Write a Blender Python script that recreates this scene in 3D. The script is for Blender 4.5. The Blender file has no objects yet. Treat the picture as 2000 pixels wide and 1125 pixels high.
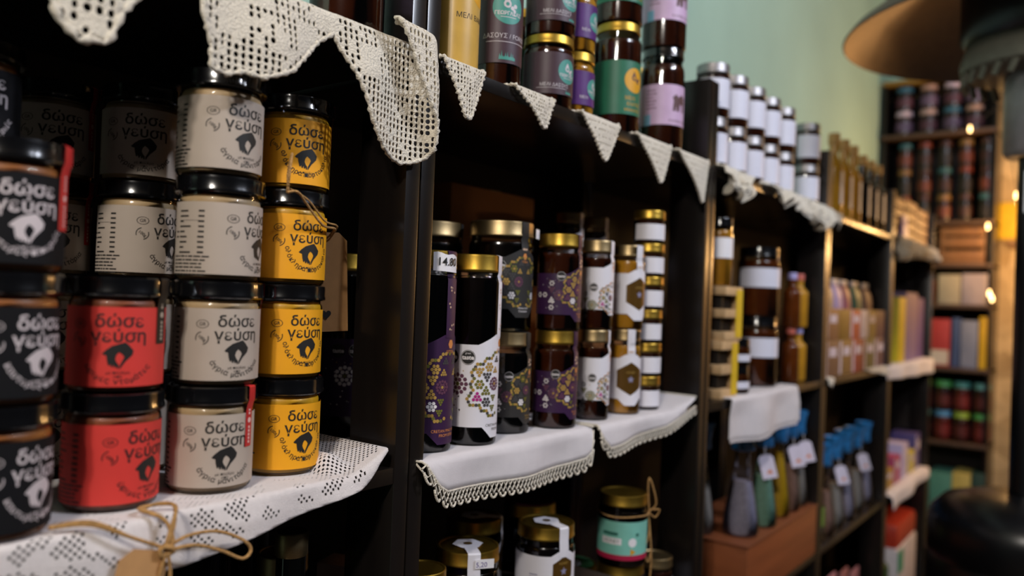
import bpy, bmesh, math, random
from mathutils import Vector, Matrix
random.seed(7)
S = bpy.context.scene
COL = S.collection
PI = math.pi
R_ = math.radians

# ------------------------------------------------------------------ camera
CAM = Vector((-0.6034, -0.5826, 1.35))
YAW, PITCH, ROLL = R_(52.8735), R_(0.7253), R_(2.2130)
fw = Vector((math.sin(YAW)*math.cos(PITCH), math.cos(YAW)*math.cos(PITCH), math.sin(PITCH)))
r0 = Vector((math.cos(YAW), -math.sin(YAW), 0.0)); u0 = r0.cross(fw)
rt = r0*math.cos(ROLL)+u0*math.sin(ROLL); up = -r0*math.sin(ROLL)+u0*math.cos(ROLL)
cd = bpy.data.cameras.new('camera'); cam = bpy.data.objects.new('camera', cd); COL.objects.link(cam)
cam.matrix_world = Matrix(((rt.x, up.x, -fw.x, CAM.x), (rt.y, up.y, -fw.y, CAM.y), (rt.z, up.z, -fw.z, CAM.z), (0, 0, 0, 1)))
cd.sensor_width = 36.0; cd.lens = 27.9; cd.clip_start = 0.02
cd.dof.use_dof = True; cd.dof.focus_distance = 0.83; cd.dof.aperture_fstop = 2.75; cd.dof.aperture_blades = 0
S.camera = cam

# ------------------------------------------------------------------ world, lights, exposure
S.view_settings.view_transform = 'Standard'; S.view_settings.look = 'None'
S.view_settings.gamma = 1.0; S.view_settings.use_curve_mapping = False
S.view_settings.exposure = 0.0
W = bpy.data.worlds.new('world'); S.world = W; W.use_nodes = True
bg = W.node_tree.nodes['Background']; bg.inputs[0].default_value = (0.75, 0.85, 1.0, 1); bg.inputs[1].default_value = 0.012

def point(name, loc, watts, color, rad=0.04):
    l = bpy.data.lights.new(name, 'POINT'); l.energy = watts; l.color = color; l.shadow_soft_size = rad
    o = bpy.data.objects.new(name, l); COL.objects.link(o); o.location = loc
    return o
def area(name, loc, target, watts, color, sx, sy):
    l = bpy.data.lights.new(name, 'AREA'); l.energy = watts; l.color = color; l.shape = 'RECTANGLE'; l.size = sx; l.size_y = sy
    o = bpy.data.objects.new(name, l); COL.objects.link(o); o.location = loc
    o.rotation_euler = (Vector(target)-Vector(loc)).to_track_quat('-Z', 'Y').to_euler()
    return o
NEUT = (1.0, 0.93, 0.84); COOL = (0.80, 0.86, 1.0); WARM = (1.0, 0.55, 0.20)
point('ceiling_spot', (-1.50, -0.72, 2.36), 47, NEUT, 0.045)
point('ceiling_spot', (-1.42, -0.82, 2.44), 38, NEUT, 0.045)
point('ceiling_spot', (0.40, -1.75, 2.75), 42, COOL, 0.05)
point('ceiling_spot', (0.85, -1.65, 2.75), 82, COOL, 0.05)
point('ceiling_spot', (2.75, -1.15, 2.6), 8, (1.0, 0.80, 0.62), 0.06)
point('string_bulb_glow', (3.3, -0.27, 1.72), 6.5, WARM, 0.03)
point('string_bulb_glow', (3.3, -0.55, 1.72), 7.5, WARM, 0.04)
point('string_bulb_glow', (3.3, -0.82, 1.74), 5.0, WARM, 0.04)
point('string_bulb_glow', (3.3, -1.12, 1.78), 17.0, WARM, 0.05)

# ------------------------------------------------------------------ materials
def lin(h):
    h = h.lstrip('#'); v = [int(h[i:i+2], 16)/255 for i in (0, 2, 4)]
    return tuple(x/12.92 if x <= .04045 else ((x+.055)/1.055)**2.4 for x in v)
_M = {}
def mat(name, col, rough=.5, metal=0., coat=0., var=.08, scale=40., bump=0., bscale=200., sheen=0., emit=None, spec=.5, aniso=None):
    if name in _M: return _M[name]
    m = bpy.data.materials.new(name); m.use_nodes = True; nt = m.node_tree; b = nt.nodes['Principled BSDF']
    c = lin(col) if isinstance(col, str) else col
    tc = nt.nodes.new('ShaderNodeTexCoord')
    nz = nt.nodes.new('ShaderNodeTexNoise'); nz.inputs['Scale'].default_value = scale; nz.inputs['Detail'].default_value = 4
    mp = nt.nodes.new('ShaderNodeMapping')
    if aniso: mp.inputs['Scale'].default_value = aniso
    nt.links.new(tc.outputs['Object'], mp.inputs[0]); nt.links.new(mp.outputs[0], nz.inputs['Vector'])
    rp = nt.nodes.new('ShaderNodeValToRGB'); rp.color_ramp.elements[0].position = .3; rp.color_ramp.elements[1].position = .7
    rp.color_ramp.elements[0].color = (*[max(0, x*(1-var)) for x in c], 1); rp.color_ramp.elements[1].color = (*[min(1, x*(1+var)) for x in c], 1)
    nt.links.new(nz.outputs['Fac'], rp.inputs[0]); nt.links.new(rp.outputs[0], b.inputs['Base Color'])
    b.inputs['Roughness'].default_value = rough; b.inputs['Metallic'].default_value = metal
    b.inputs['Coat Weight'].default_value = coat; b.inputs['Coat Roughness'].default_value = .06
    b.inputs['Specular IOR Level'].default_value = spec
    if sheen: b.inputs['Sheen Weight'].default_value = sheen
    if bump:
        n2 = nt.nodes.new('ShaderNodeTexNoise'); n2.inputs['Scale'].default_value = bscale; n2.inputs['Detail'].default_value = 2
        nt.links.new(mp.outputs[0], n2.inputs['Vector'])
        bp = nt.nodes.new('ShaderNodeBump'); bp.inputs['Strength'].default_value = bump; bp.inputs['Distance'].default_value = .002
        nt.links.new(n2.outputs['Fac'], bp.inputs['Height']); nt.links.new(bp.outputs[0], b.inputs['Normal'])
    if emit:
        b.inputs['Emission Color'].default_value = (*c, 1); b.inputs['Emission Strength'].default_value = emit
    _M[name] = m; return m
def glass_mat(name, tint=(1, 1, 1), rough=.02):
    if name in _M: return _M[name]
    m = bpy.data.materials.new(name); m.use_nodes = True; nt = m.node_tree; nt.nodes.clear()
    o = nt.nodes.new('ShaderNodeOutputMaterial'); mx = nt.nodes.new('ShaderNodeMixShader')
    t = nt.nodes.new('ShaderNodeBsdfTransparent'); t.inputs[0].default_value = (*tint, 1)
    g = nt.nodes.new('ShaderNodeBsdfGlossy'); g.inputs['Roughness'].default_value = rough
    f = nt.nodes.new('ShaderNodeFresnel'); f.inputs[0].default_value = 1.5
    nt.links.new(f.outputs[0], mx.inputs[0]); nt.links.new(t.outputs[0], mx.inputs[1]); nt.links.new(g.outputs[0], mx.inputs[2]); nt.links.new(mx.outputs[0], o.inputs[0])
    _M[name] = m; return m
GLASS = glass_mat('clear_glass')
WOOD = mat('black_brown_wood', '#171311', .27, var=.3, scale=30, aniso=(1, 1, .08), bump=.03, bscale=90, spec=.45)
BACKW = mat('dark_back_wood', '#1c1009', .7, var=.3, scale=25, aniso=(6, 1, .3))
CRO = mat('cream_cotton', '#e0d7c6', .95, var=.12, scale=420, bump=1., bscale=520, sheen=.15)
LIN = mat('white_linen', '#dcd6d8', .95, var=.03, scale=60, bump=.25, bscale=1500, sheen=.2)
LACE = mat('white_lace', '#e2dad8', .95, var=.04, scale=200, bump=.5, bscale=1200, sheen=.2)
TWINE = mat('jute_twine', '#b98d55', .95, var=.25, scale=250, bump=1., bscale=700)
KRAFT = mat('kraft_paper', '#b98a58', .8, var=.07, scale=90)
BLID = mat('black_lacquer_lid', '#0b0b0d', .16, coat=.6, var=.1)
GOLD = mat('gold_lid', '#b2903c', .40, metal=1., var=.05, scale=300)
PGOLD = mat('pale_gold_lid', '#a58f68', .42, metal=1., var=.05, scale=300)
SILV = mat('silver_lid', '#9a9696', .48, metal=1., var=.05)
INK = mat('black_ink', '#1a1816', .6)
WHITEP = mat('white_paper', '#efecf0', .6, var=.02)
REDT = mat('red_seal', '#c8282c', .45)

# ------------------------------------------------------------------ mesh helpers
class MB:
    def __init__(s): s.v = []; s.f = []; s.m = []
    def add(s, verts, faces, mi=0):
        o = len(s.v); s.v += [tuple(v) for v in verts]; s.f += [tuple(i+o for i in f) for f in faces]; s.m += [mi]*len(faces)
    def lathe(s, prof, n=40, mi=0, cx=0, cy=0, cz=0, closed_ends=True):
        o = len(s.v)
        for r, z in prof:
            for k in range(n):
                a = 2*PI*k/n; s.v.append((cx+r*math.cos(a), cy+r*math.sin(a), cz+z))
        for i in range(len(prof)-1):
            for k in range(n):
                k2 = (k+1) % n; s.f.append((o+i*n+k, o+i*n+k2, o+(i+1)*n+k2, o+(i+1)*n+k)); s.m.append(mi)
        if closed_ends:
            if prof[0][0] > 1e-6: s.f.append(tuple(o+k for k in reversed(range(n)))); s.m.append(mi)
            if prof[-1][0] > 1e-6: s.f.append(tuple(o+(len(prof)-1)*n+k for k in range(n))); s.m.append(mi)
    def box(s, x0, x1, y0, y1, z0, z1, mi=0, b=0.0015, rot=None):
        bm = bmesh.new(); bmesh.ops.create_cube(bm, size=1)
        for v in bm.verts: v.co = Vector(((x0+x1)/2+v.co.x*(x1-x0), (y0+y1)/2+v.co.y*(y1-y0), (z0+z1)/2+v.co.z*(z1-z0)))
        if b: bmesh.ops.bevel(bm, geom=bm.edges[:], offset=b, segments=2, affect='EDGES', profile=.6)
        if rot is not None: bmesh.ops.transform(bm, matrix=rot, verts=bm.verts[:])
        bm.verts.index_update(); s.add([v.co for v in bm.verts], [[v.index for v in f.verts] for f in bm.faces], mi); bm.free()
    def tube(s, pts, rad, n=8, mi=0, cap=True):
        pts = [Vector(p) for p in pts]; o = len(s.v); L = len(pts)
        rads = rad if isinstance(rad, (list, tuple)) else [rad]*L
        nrm = None
        for i, p in enumerate(pts):
            t = (pts[min(i+1, L-1)]-pts[max(i-1, 0)])
            t = t.normalized() if t.length > 1e-9 else Vector((0, 0, 1))
            if nrm is None:
                nrm = t.orthogonal().normalized()
            else:
                nrm = (nrm-t*nrm.dot(t)); nrm = nrm.normalized() if nrm.length > 1e-6 else t.orthogonal().normalized()
            bn = t.cross(nrm)
            for k in range(n):
                a = 2*PI*k/n; s.v.append(tuple(p+(nrm*math.cos(a)+bn*math.sin(a))*rads[i]))
        for i in range(L-1):
            for k in range(n):
                k2 = (k+1) % n; s.f.append((o+i*n+k, o+i*n+k2, o+(i+1)*n+k2, o+(i+1)*n+k)); s.m.append(mi)
        if cap:
            s.f.append(tuple(o+k for k in reversed(range(n)))); s.m.append(mi); s.f.append(tuple(o+(L-1)*n+k for k in range(n))); s.m.append(mi)
    def mesh(s, name, mats, smooth=True, angle=40):
        me = bpy.data.meshes.new(name); me.from_pydata(s.v, [], s.f); me.update()
        for m in (mats if isinstance(mats, (list, tuple)) else [mats]): me.materials.append(m)
        for p, mi in zip(me.polygons, s.m): p.material_index = mi; p.use_smooth = smooth
        if smooth: me.set_sharp_from_angle(angle=R_(angle))
        return me
def link(name, me, parent=None, loc=(0, 0, 0), rz=0):
    o = bpy.data.objects.new(name, me); COL.objects.link(o); o.location = loc; o.rotation_euler = (0, 0, rz)
    if parent: o.parent = parent
    return o
def tag(o, label=None, cat=None, group=None, kind=None):
    if label: o['label'] = label
    if cat: o['category'] = cat
    if group: o['group'] = group
    if kind: o['kind'] = kind
    return o
def empty(name, loc, rz=0, label=None, cat=None, group=None):
    o = bpy.data.objects.new(name, None); COL.objects.link(o); o.location = loc; o.rotation_euler = (0, 0, rz); o.empty_display_size = .02
    return tag(o, label, cat, group)
def place(parts, name, loc, rz=0, label=None, cat=None, group=None):
    """parts: list of (part_name, mesh[, [(sub_name, mesh)...]])"""
    e = empty(name, loc, rz, label, cat, group)
    for p in parts:
        c = link(p[0], p[1], e)
        for q in (p[2] if len(p) > 2 else []): link(q[0], q[1], c)
    return e
def structure(name, mb, m, smooth=False):
    return tag(link(name, mb.mesh(name, m, smooth)), kind='structure')
def catmull(pts, k=8):
    P = [Vector(p) for p in pts]; out = []
    for i in range(len(P)-1):
        a = P[max(i-1, 0)]; b = P[i]; c = P[i+1]; d = P[min(i+2, len(P)-1)]
        for j in range(k):
            t = j/k
            out.append(.5*((2*b)+(c-a)*t+(2*a-5*b+4*c-d)*t*t+(3*b-a-3*c+d)*t**3))
    out.append(P[-1]); return out
def interp(tab, x):
    if x <= tab[0][0]: return tab[0][1]
    for (a, va), (b, vb) in zip(tab, tab[1:]):
        if x <= b: return va+(vb-va)*(x-a)/(b-a)
    return tab[-1][1]
def inpoly(p, poly):
    x, y = p; c = False; j = len(poly)-1
    for i in range(len(poly)):
        xi, yi = poly[i]; xj, yj = poly[j]
        if (yi > y) != (yj > y) and x < (xj-xi)*(y-yi)/(yj-yi)+xi: c = not c
        j = i
    return c

# ------------------------------------------------------------------ 2D print shapes (arc, height) for labels
_TX = {}
def text2d(body, size, bold=0.0):
    k = (body, bold)
    if k not in _TX:
        cu = bpy.data.curves.new('txt', 'FONT'); cu.body = body; cu.size = 1.0; cu.align_x = 'CENTER'; cu.offset = bold; cu.resolution_u = 3
        ob = bpy.data.objects.new('txt', cu); me = bpy.data.meshes.new_from_object(ob)
        _TX[k] = ([(v.co.x, v.co.y) for v in me.vertices], [tuple(p.vertices) for p in me.polygons])
        bpy.data.objects.remove(ob); bpy.data.curves.remove(cu); bpy.data.meshes.remove(me)
    v, f = _TX[k]
    return [(x*size, y*size) for x, y in v], f
def P_text(body, cx, cz, size, mi=1, bold=.0, rot=0., sx=1., layer=1):
    v, f = text2d(body, size, bold); ca, sa = math.cos(rot), math.sin(rot)
    v = [(x*sx, y-size*.33) for x, y in v]
    return ([(cx+x*ca-y*sa, cz+x*sa+y*ca) for x, y in v], f, mi, layer)
def P_arc(body, cx, cz, Rr, size, mi=1, bold=.0, a0=-90., layer=1):
    """letters along the lower arc of a circle, reading left to right"""
    out = []; adv = [size*.38 if ch == ' ' else size*(.42 if ch in 'ιί' else .64) for ch in body]; tot = sum(adv); s = -tot/2
    for ch, a in zip(body, adv):
        mid = s+a/2; s += a
        if ch == ' ': continue
        th = R_(a0)+mid/Rr
        v, f = text2d(ch, size, bold); rot = th+PI/2; ca, sa = math.cos(rot), math.sin(rot)
        px, pz = cx+Rr*math.cos(th), cz+Rr*math.sin(th)
        out.append(([(px+x*ca-y*sa, pz+x*sa+y*ca) for x, y in v], f, mi, layer))
    return out
def P_poly(pts, mi=1, layer=1): return (list(pts), [tuple(range(len(pts)))], mi, layer)
def P_disc(cx, cz, r, mi=1, n=20, layer=1, sz=1., rot=0.): return P_poly([(cx+r*math.cos(2*PI*k/n+rot), cz+sz*r*math.sin(2*PI*k/n+rot)) for k in range(n)], mi, layer)
def P_ring(cx, cz, r, w, mi=1, a0=0, a1=360, n=28, sz=1., layer=1):
    v = []; f = []
    for k in range(n+1):
        a = R_(a0+(a1-a0)*k/n)
        for q in (r-w/2, r+w/2): v.append((cx+q*math.cos(a), cz+sz*q*math.sin(a)))
    for k in range(n): f.append((2*k, 2*k+1, 2*k+3, 2*k+2))
    return (v, f, mi, layer)
def P_rect(x0, x1, z0, z1, mi=1, layer=1): return P_poly([(x0, z0), (x1, z0), (x1, z1), (x0, z1)], mi, layer)

def label_mesh(name, r, cols, prints, mats, th=.0002):
    """cols: [(arc, zlo, zhi)] outline columns of the paper; prints drawn on it"""
    mb = MB(); xs = sorted(set([c[0] for c in cols])); samples = []
    for a, b in zip(xs, xs[1:]):
        n = max(1, int((b-a)/.003)); samples += [a+(b-a)*k/n for k in range(n)]
    samples.append(xs[-1]); lo = [(c[0], c[1]) for c in cols]; hi = [(c[0], c[2]) for c in cols]
    v = []; f = []
    for a in samples:
        q = a/r
        for z in (interp(lo, a), interp(hi, a)): v.append(((r+th)*math.sin(q), -(r+th)*math.cos(q), z))
    for k in range(len(samples)-1): f.append((2*k, 2*k+2, 2*k+3, 2*k+1))
    mb.add(v, f, 0)
    for pv, pf, mi, layer in prints:
        bm = bmesh.new(); vs = [bm.verts.new((x, 0, z)) for x, z in pv]
        for fc in pf:
            try: bm.faces.new([vs[i] for i in fc])
            except ValueError: pass
        if not bm.faces: bm.free(); continue
        bm.normal_update(); bmesh.ops.triangulate(bm, faces=bm.faces[:])
        x0 = min(x for x, z in pv); x1 = max(x for x, z in pv); st = min(.004, max(.0012, r*.07)); k = math.ceil(x0/st)
        while k*st < x1:
            bmesh.ops.bisect_plane(bm, geom=bm.verts[:]+bm.edges[:]+bm.faces[:], plane_co=(k*st, 0, 0), plane_no=(1, 0, 0)); k += 1
        bm.verts.index_update(); rr = r+th+.00016*layer; bm.normal_update()
        fl = [(([w.index for w in fc.verts]) if fc.normal.y < 0 else [w.index for w in reversed(fc.verts)]) for fc in bm.faces]
        mb.add([(rr*math.sin(w.co.x/r), -rr*math.cos(w.co.x/r), w.co.z) for w in bm.verts], fl, mi); bm.free()
    return mb.mesh(name, mats, True, 60)
def strip_mesh(name, prof, hw, mats, ang=0., prints=(), lift=.0003):
    """narrow paper strip following (radius,z) profile at angle ang"""
    mb = MB(); v = []; f = []; n = 6
    for rr, z in prof:
        for k in range(n+1):
            a = -hw+2*hw*k/n; q = (ang+a/max(rr, hw*1.2)) if rr > .012 else ang
            if rr > .012: v.append(((rr+lift)*math.sin(q), -(rr+lift)*math.cos(q), z))
            else: v.append((rr*math.sin(ang)+a*math.cos(ang), -rr*math.cos(ang)+a*math.sin(ang), z))
    for i in range(len(prof)-1):
        for k in range(n): f.append((i*(n+1)+k, i*(n+1)+k+1, (i+1)*(n+1)+k+1, (i+1)*(n+1)+k))
    mb.add(v, f, 0)
    for (pts, z0, rr, mi) in prints:   # flat marks on the vertical run
        mb.add([((rr+lift+.0003)*math.sin(ang+x/rr), -(rr+lift+.0003)*math.cos(ang+x/rr), z0+z) for x, z in pts], [tuple(range(len(pts)))], mi)
    return mb.mesh(name, mats, True, 50)

# ------------------------------------------------------------------ generic jar parts
def jar_profiles(r, H, nr, lh, zsh, base=.004):
    """outer glass profile, r body radius, nr neck radius, lh lid height, zsh height where shoulder starts"""
    g = [(r*.80, .0012), (r*.93, 0), (r*.985, base*.5), (r, base*1.3), (r, zsh)]
    zt = H-lh*.95; dz = max(.003, (zt-zsh)*.55)
    for k in range(1, 6):
        t = k/6; g.append((nr+(r-nr)*math.cos(t*PI/2), zsh+dz*math.sin(t*PI/2)))
    g += [(nr, zsh+dz), (nr, H-lh*.15)]
    return g
def jar_parts(r, H, nr, lr, lh, zsh, lidm, contm, fill, label=None, strip=None, n=40, glass=True, lidname='lid'):
    out = []
    if glass:
        mb = MB(); mb.lathe(jar_profiles(r, H, nr, lh, zsh), n); out.append(('glass_jar', mb.mesh('glass_jar', GLASS)))
        mb = MB(); t = .0016; pr = [(q-t, max(z, .0022)) for q, z in jar_profiles(r, H, nr, lh, zsh) if z <= fill and q > t]
        pr = [p for i, p in enumerate(pr) if i != 1]
        pr.append((pr[-1][0], fill)); mb.lathe(pr, n); out.append(('contents', mb.mesh('contents', contm)))
    else:
        mb = MB(); mb.lathe(jar_profiles(r, H, nr, lh, zsh), n); out.append(('filled_jar', mb.mesh('filled_jar', contm)))
    mb = MB(); b = min(.002, lh*.15)
    pr = [(lr*.97, H-lh), (lr, H-lh+b*.6), (lr, H-lh+b*1.6), (lr*.985, H-lh+b*2.2), (lr*.985, H-b*1.5), (lr*.975, H-b*.4), (lr*.945, H), (lr*.90, H-.0002), (lr*.86, H-b*.8), (0, H-b*.8)]
    mb.lathe(pr, n); out.append((lidname, mb.mesh(lidname, lidm)))
    if label: out.append(('paper_label', label))
    if strip: out.append(('seal_strip', strip))
    return out
def facing(loc, a=0.):
    """label turned to the aisle; a = degrees turned further to the left as seen from the aisle"""
    return -R_(a)

# ------------------------------------------------------------------ room
GREEN = mat('green_plaster', '#a3c4b4', .9, var=.12, scale=1.6, bump=.15, bscale=30)
STONE = None
def stone_mat():
    m = bpy.data.materials.new('stone_and_green_wall'); m.use_nodes = True; nt = m.node_tree; b = nt.nodes['Principled BSDF']; N = nt.nodes.new; L = nt.links.new
    tc = N('ShaderNodeTexCoord'); sp = N('ShaderNodeSeparateXYZ'); L(tc.outputs['Object'], sp.inputs[0])
    vo = N('ShaderNodeTexVoronoi'); vo.inputs['Scale'].default_value = 12; L(tc.outputs['Object'], vo.inputs['Vector'])
    rp = N('ShaderNodeValToRGB'); rp.color_ramp.elements[0].color = (*lin('#8a7048'), 1); rp.color_ramp.elements[1].color = (*lin('#e0c493'), 1)
    nz = N('ShaderNodeTexNoise'); nz.inputs['Scale'].default_value = 9; nz.inputs['Detail'].default_value = 6; L(tc.outputs['Object'], nz.inputs['Vector'])
    mx0 = N('ShaderNodeMath'); mx0.operation = 'ADD'; mx0.use_clamp = True
    m1 = N('ShaderNodeMath'); m1.operation = 'MULTIPLY'; m1.inputs[1].default_value = .5; sep = N('ShaderNodeSeparateColor'); L(vo.outputs['Color'], sep.inputs[0]); L(sep.outputs[0], m1.inputs[0])
    m2 = N('ShaderNodeMath'); m2.operation = 'MULTIPLY'; m2.inputs[1].default_value = .6; L(nz.outputs['Fac'], m2.inputs[0]); L(m1.outputs[0], mx0.inputs[0]); L(m2.outputs[0], mx0.inputs[1])
    L(mx0.outputs[0], rp.inputs[0])
    gt = N('ShaderNodeMath'); gt.operation = 'GREATER_THAN'; gt.inputs[1].default_value = 2.45; L(sp.outputs['Z'], gt.inputs[0])
    mx = N('ShaderNodeMixRGB'); mx.inputs[2].default_value = (*lin('#a3c4b4'), 1); L(gt.outputs[0], mx.inputs[0]); L(rp.outputs[0], mx.inputs[1]); L(mx.outputs[0], b.inputs['Base Color'])
    b.inputs['Roughness'].default_value = .9
    bp = N('ShaderNodeBump'); bp.inputs['Strength'].default_value = .6; bp.inputs['Distance'].default_value = .03; L(mx0.outputs[0], bp.inputs['Height']); L(bp.outputs[0], b.inputs['Normal'])
    return m
STONE = stone_mat()
mb = MB(); mb.box(-2.6, 3.87, -2.3, .46, -.1, 0, b=0); structure('floor', mb, mat('dark_floor_tiles', '#4a3c30', .6, var=.2, scale=3))
mb = MB(); mb.box(-2.6, 3.87, -2.3, .46, 2.9, 3.0, b=0); structure('ceiling', mb, mat('dim_ceiling', '#5d5348', .9))
mb = MB(); mb.box(-2.6, 3.87, .34, .46, 0, 2.9, b=0); structure('wall_back', mb, GREEN)
mb = MB(); mb.box(3.75, 3.87, -2.3, .34, 0, 2.9, b=0); structure('wall_right', mb, STONE)

# ------------------------------------------------------------------ shelving
ZT, ZM, ZL, ZB = 1.6049, 1.1714, .7354, .30
UNIT_LABELS = ['black-brown wooden shelf unit nearest the camera holding yellow and red spread jars',
    'black-brown wooden shelf unit second from the camera, edged with small crochet triangles',
    'black-brown wooden shelf unit with silver-lidded white jars along its top shelf',
    'black-brown wooden shelf unit holding rows of colourful boxes and golden bottles',
    'black-brown wooden shelf unit at the far end beside the stone wall rack']
for k in range(5):
    x0 = -.75+.75*k+.001; x1 = x0+.748
    e = empty('shelf_unit', ((x0+x1)/2, .15, 0), 0, UNIT_LABELS[k], 'shelf unit', 'row of dark shelf units')
    def part(n, mb): o = link(n, mb.mesh(n, WOOD if n != 'back_panel' else BACKW, True, 30), e); return o
    cx = (x0+x1)/2
    for (a, b) in ((x0, x0+.0205), (x1-.0205, x1)):
        mb = MB(); mb.box(a-cx, b-cx, -.15, -.08, 0, 1.757, b=.0015); part('upright', mb)
        mb = MB(); mb.box(a-cx, b-cx, .11, .17, 0, 1.60, b=.0015); part('upright', mb)
    for z in (ZT, ZM, ZL, ZB):
        mb = MB(); mb.box(x0+.006-cx, x1-.006-cx, -.149, .1705, z-.017, z, b=.0012); part('shelf_board', mb)
    mb = MB(); mb.box(x0-cx-.0005, x1-cx+.0005, .171, .180, .05, 1.6045, b=0); part('back_panel', mb)
    if k == 4: mb = MB(); mb.box(x1-.016-cx, x1-.002-cx, -.081, .111, .02, 1.60, b=.001); part('side_panel', mb)


# ------------------------------------------------------------------ spread jars with hand print
def spread_label(paper, ink, w1, w2, name, Rarc=.027, rows=True, cx=0.):
    r = .0358; pr = []
    pr += [P_text('δώσε', cx, .0560, .0135, bold=.016, sx=1.05), P_text('γεύση', cx, .0445, .0135, bold=.016, sx=1.05)]
    hand = [(900, 450), (945, 492), (990, 548), (978, 600), (940, 640), (905, 675), (872, 725), (858, 754), (847, 754), (849, 716), (874, 668), (893, 622), (872, 590), (838, 566), (812, 596), (800, 642), (816, 682), (841, 714), (839, 754), (826, 756), (816, 728), (806, 742), (796, 744), (786, 706), (778, 736), (764, 738), (752, 700), (744, 722), (730, 716), (716, 662), (708, 604), (682, 598), (662, 584), (702, 540), (762, 494), (835, 470)]
    sc = .000067
    pr.append(P_poly([(cx+(x-835)*sc, .0295-(y-606)*sc) for x, y in hand]))
    pr += [P_text('με πούδρα', cx, .0165, .0034), P_text('από', cx, .0135, .0034)]
    pr += P_arc(w1+' '+w2, cx, .0365, Rarc, .0064, bold=.012)
    pr += [P_ring(cx-.030, .0535, .0050, .0006, sz=.68), P_text('GR', cx-.030, .0535, .0042, bold=.01)]
    pr += [P_ring(cx-.030, .0415, .0053, .0008, a0=100, a1=200), P_ring(cx-.030, .0415, .0053, .0008, a0=-80, a1=20), P_text('100g', cx-.030, .0415, .0040, bold=.01, rot=-.6)]
    rng = random.Random(3)
    for k in range(9):
        z = .058-.0044*k
        if rows:
            pr.append(P_rect(cx-.0585-rng.uniform(0, .0006), cx-.0535, z, z+.0016))
            pr.append(P_rect(cx-.079, cx-.079+rng.uniform(.004, .015), z, z+.0014))
            if k in (4, 5): pr.append(P_rect(cx-.085, cx-.081, z, z+.0014))
    pr.append(P_rect(cx-.079, cx-.0535, .0505, .0508))
    for k in range(6):
        z = .0195-.0031*k; x = cx-.086
        while x < cx-.050-rng.uniform(0, .006):
            w = rng.uniform(.002, .007); pr.append(P_rect(x, min(x+w, cx-.0485), z, z+.0013)); x += w+.0009
    return label_mesh(name, r, [(-.0905, .0055, .0668), (.045, .0055, .0668)], pr, [paper, ink])
PAP = dict(grey=mat('greige_label', '#b9aa9c', .7, var=.03), yellow=mat('yellow_label', '#f7a90c', .6, var=.03), red=mat('red_label', '#d6372f', .65, var=.03), black=mat('charcoal_label', '#111114', .75, var=.05, spec=.2))
CON = dict(grey=mat('mushroom_spread', '#b59a72', .5), yellow=mat('orange_spread', '#d9a413', .5), red=mat('tomato_spread', '#8f4a28', .5), black=mat('pepper_spread', '#a05f26', .5))
PINKI = mat('pale_ink', '#cfc4c6', .6)
SPR = {}
for k, (w1, w2, ink, ra) in dict(grey=('άγρια', 'μανιτάρια', INK, .028), yellow=('ολόκληρα', 'πορτοκάλια', INK, .0240), red=('ώριμες', 'ντομάτες', INK, .029), black=('καυτερές', 'πιπεριές', PINKI, .0255)).items():
    SPR[k] = jar_parts(.0355, .090, .0338, .0384, .0148, .0672, BLID, CON[k], .0735, spread_label(PAP[k], ink, w1, w2, k+'_label', ra))
def seal(kind, z0, hw=.0042, ang=0., dark=False):
    prof = [(.030, .0903), (.0375, .0903), (.0388, .0893), (.0388, .078), (.0375, .0745), (.0363, .068), (.0363, z0)]
    mm = [mat('black_seal', '#15110f', .5), mat('pale_print', '#b8a894', .6)] if dark else [REDT, mat('pink_print', '#f0c0b8', .6)]
    pr = []
    for k in range(5): pr.append(([(-.0012, 0), (.0012, 0), (.0012, .0022), (-.0012, .0022)], z0+.003+k*.0032, .0363, 1))
    pr.append(([(.0024*math.cos(a*PI/5), .0024*math.sin(a*PI/5)) for a in range(10)], z0+.023, .0363, 1))
    for k in range(4): pr.append(([(-.0012, 0), (.0012, 0), (.0012, .002), (-.0012, .002)], z0+.028+k*.003, .0363, 1))
    return strip_mesh('seal_strip', prof, hw, mm, ang, pr)
ZC = ZM+.0030
def spread(kind, x, y, lev, a, label, strip=None, slabel=None):
    e = place(SPR[kind], 'spread_jar', (x, y, ZC+.090*lev+.0002*lev), -R_(a), label, 'jar', 'hand-print spread jars')
    if strip is not None:
        o = link('seal_strip', strip, e); o['label'] = slabel
    return e
RANK = {0: 'lowest', 1: 'second from bottom', 2: 'third from bottom', 3: 'topmost'}
for lev, a in enumerate((1, 0, 3, 16)):
    spread('yellow', -.1137+(.0015, -.0005, 0, .001)[lev], .0665, lev, a, f'yellow-labelled spread jar with black lid, {RANK[lev]} of the yellow stack', seal('y', .045, .002, R_(75)) if lev in (0, 3) else None, 'thin red seal strip')
for lev, a in enumerate((12, 4, -33, -5)):
    spread('grey', -.1990+(0, .002, 0, -.003)[lev], .052, lev, a, f'greige-labelled spread jar with black lid, {RANK[lev]} of the front greige stack', seal('g', .037, .0046, R_(37)) if lev == 0 else (seal('g', .05, .0018, R_(70)) if lev == 1 else None), 'red seal strip')
spread('red', -.2845, .056, 0, -20, 'red-labelled spread jar with black lid, lower of the two red ones')
spread('red', -.2835, .057, 1, 24, 'red-labelled spread jar with black seal strip, upper of the two red ones', seal('r', .038, .0055, R_(56), True), 'black seal strip with pale print')
spread('black', -.3770, .034, 0, -29, 'charcoal-labelled spread jar at the lower left, resting on the lace cloth')
spread('black', -.3765, .034, 1, -23, 'charcoal-labelled spread jar in the middle of the front left stack')
spread('black', -.3755, .035, 2, 0, 'charcoal-labelled spread jar with red seal strip, top of the front left stack', seal('b', .030, .0068, R_(47)), 'bright red seal strip')
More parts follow.
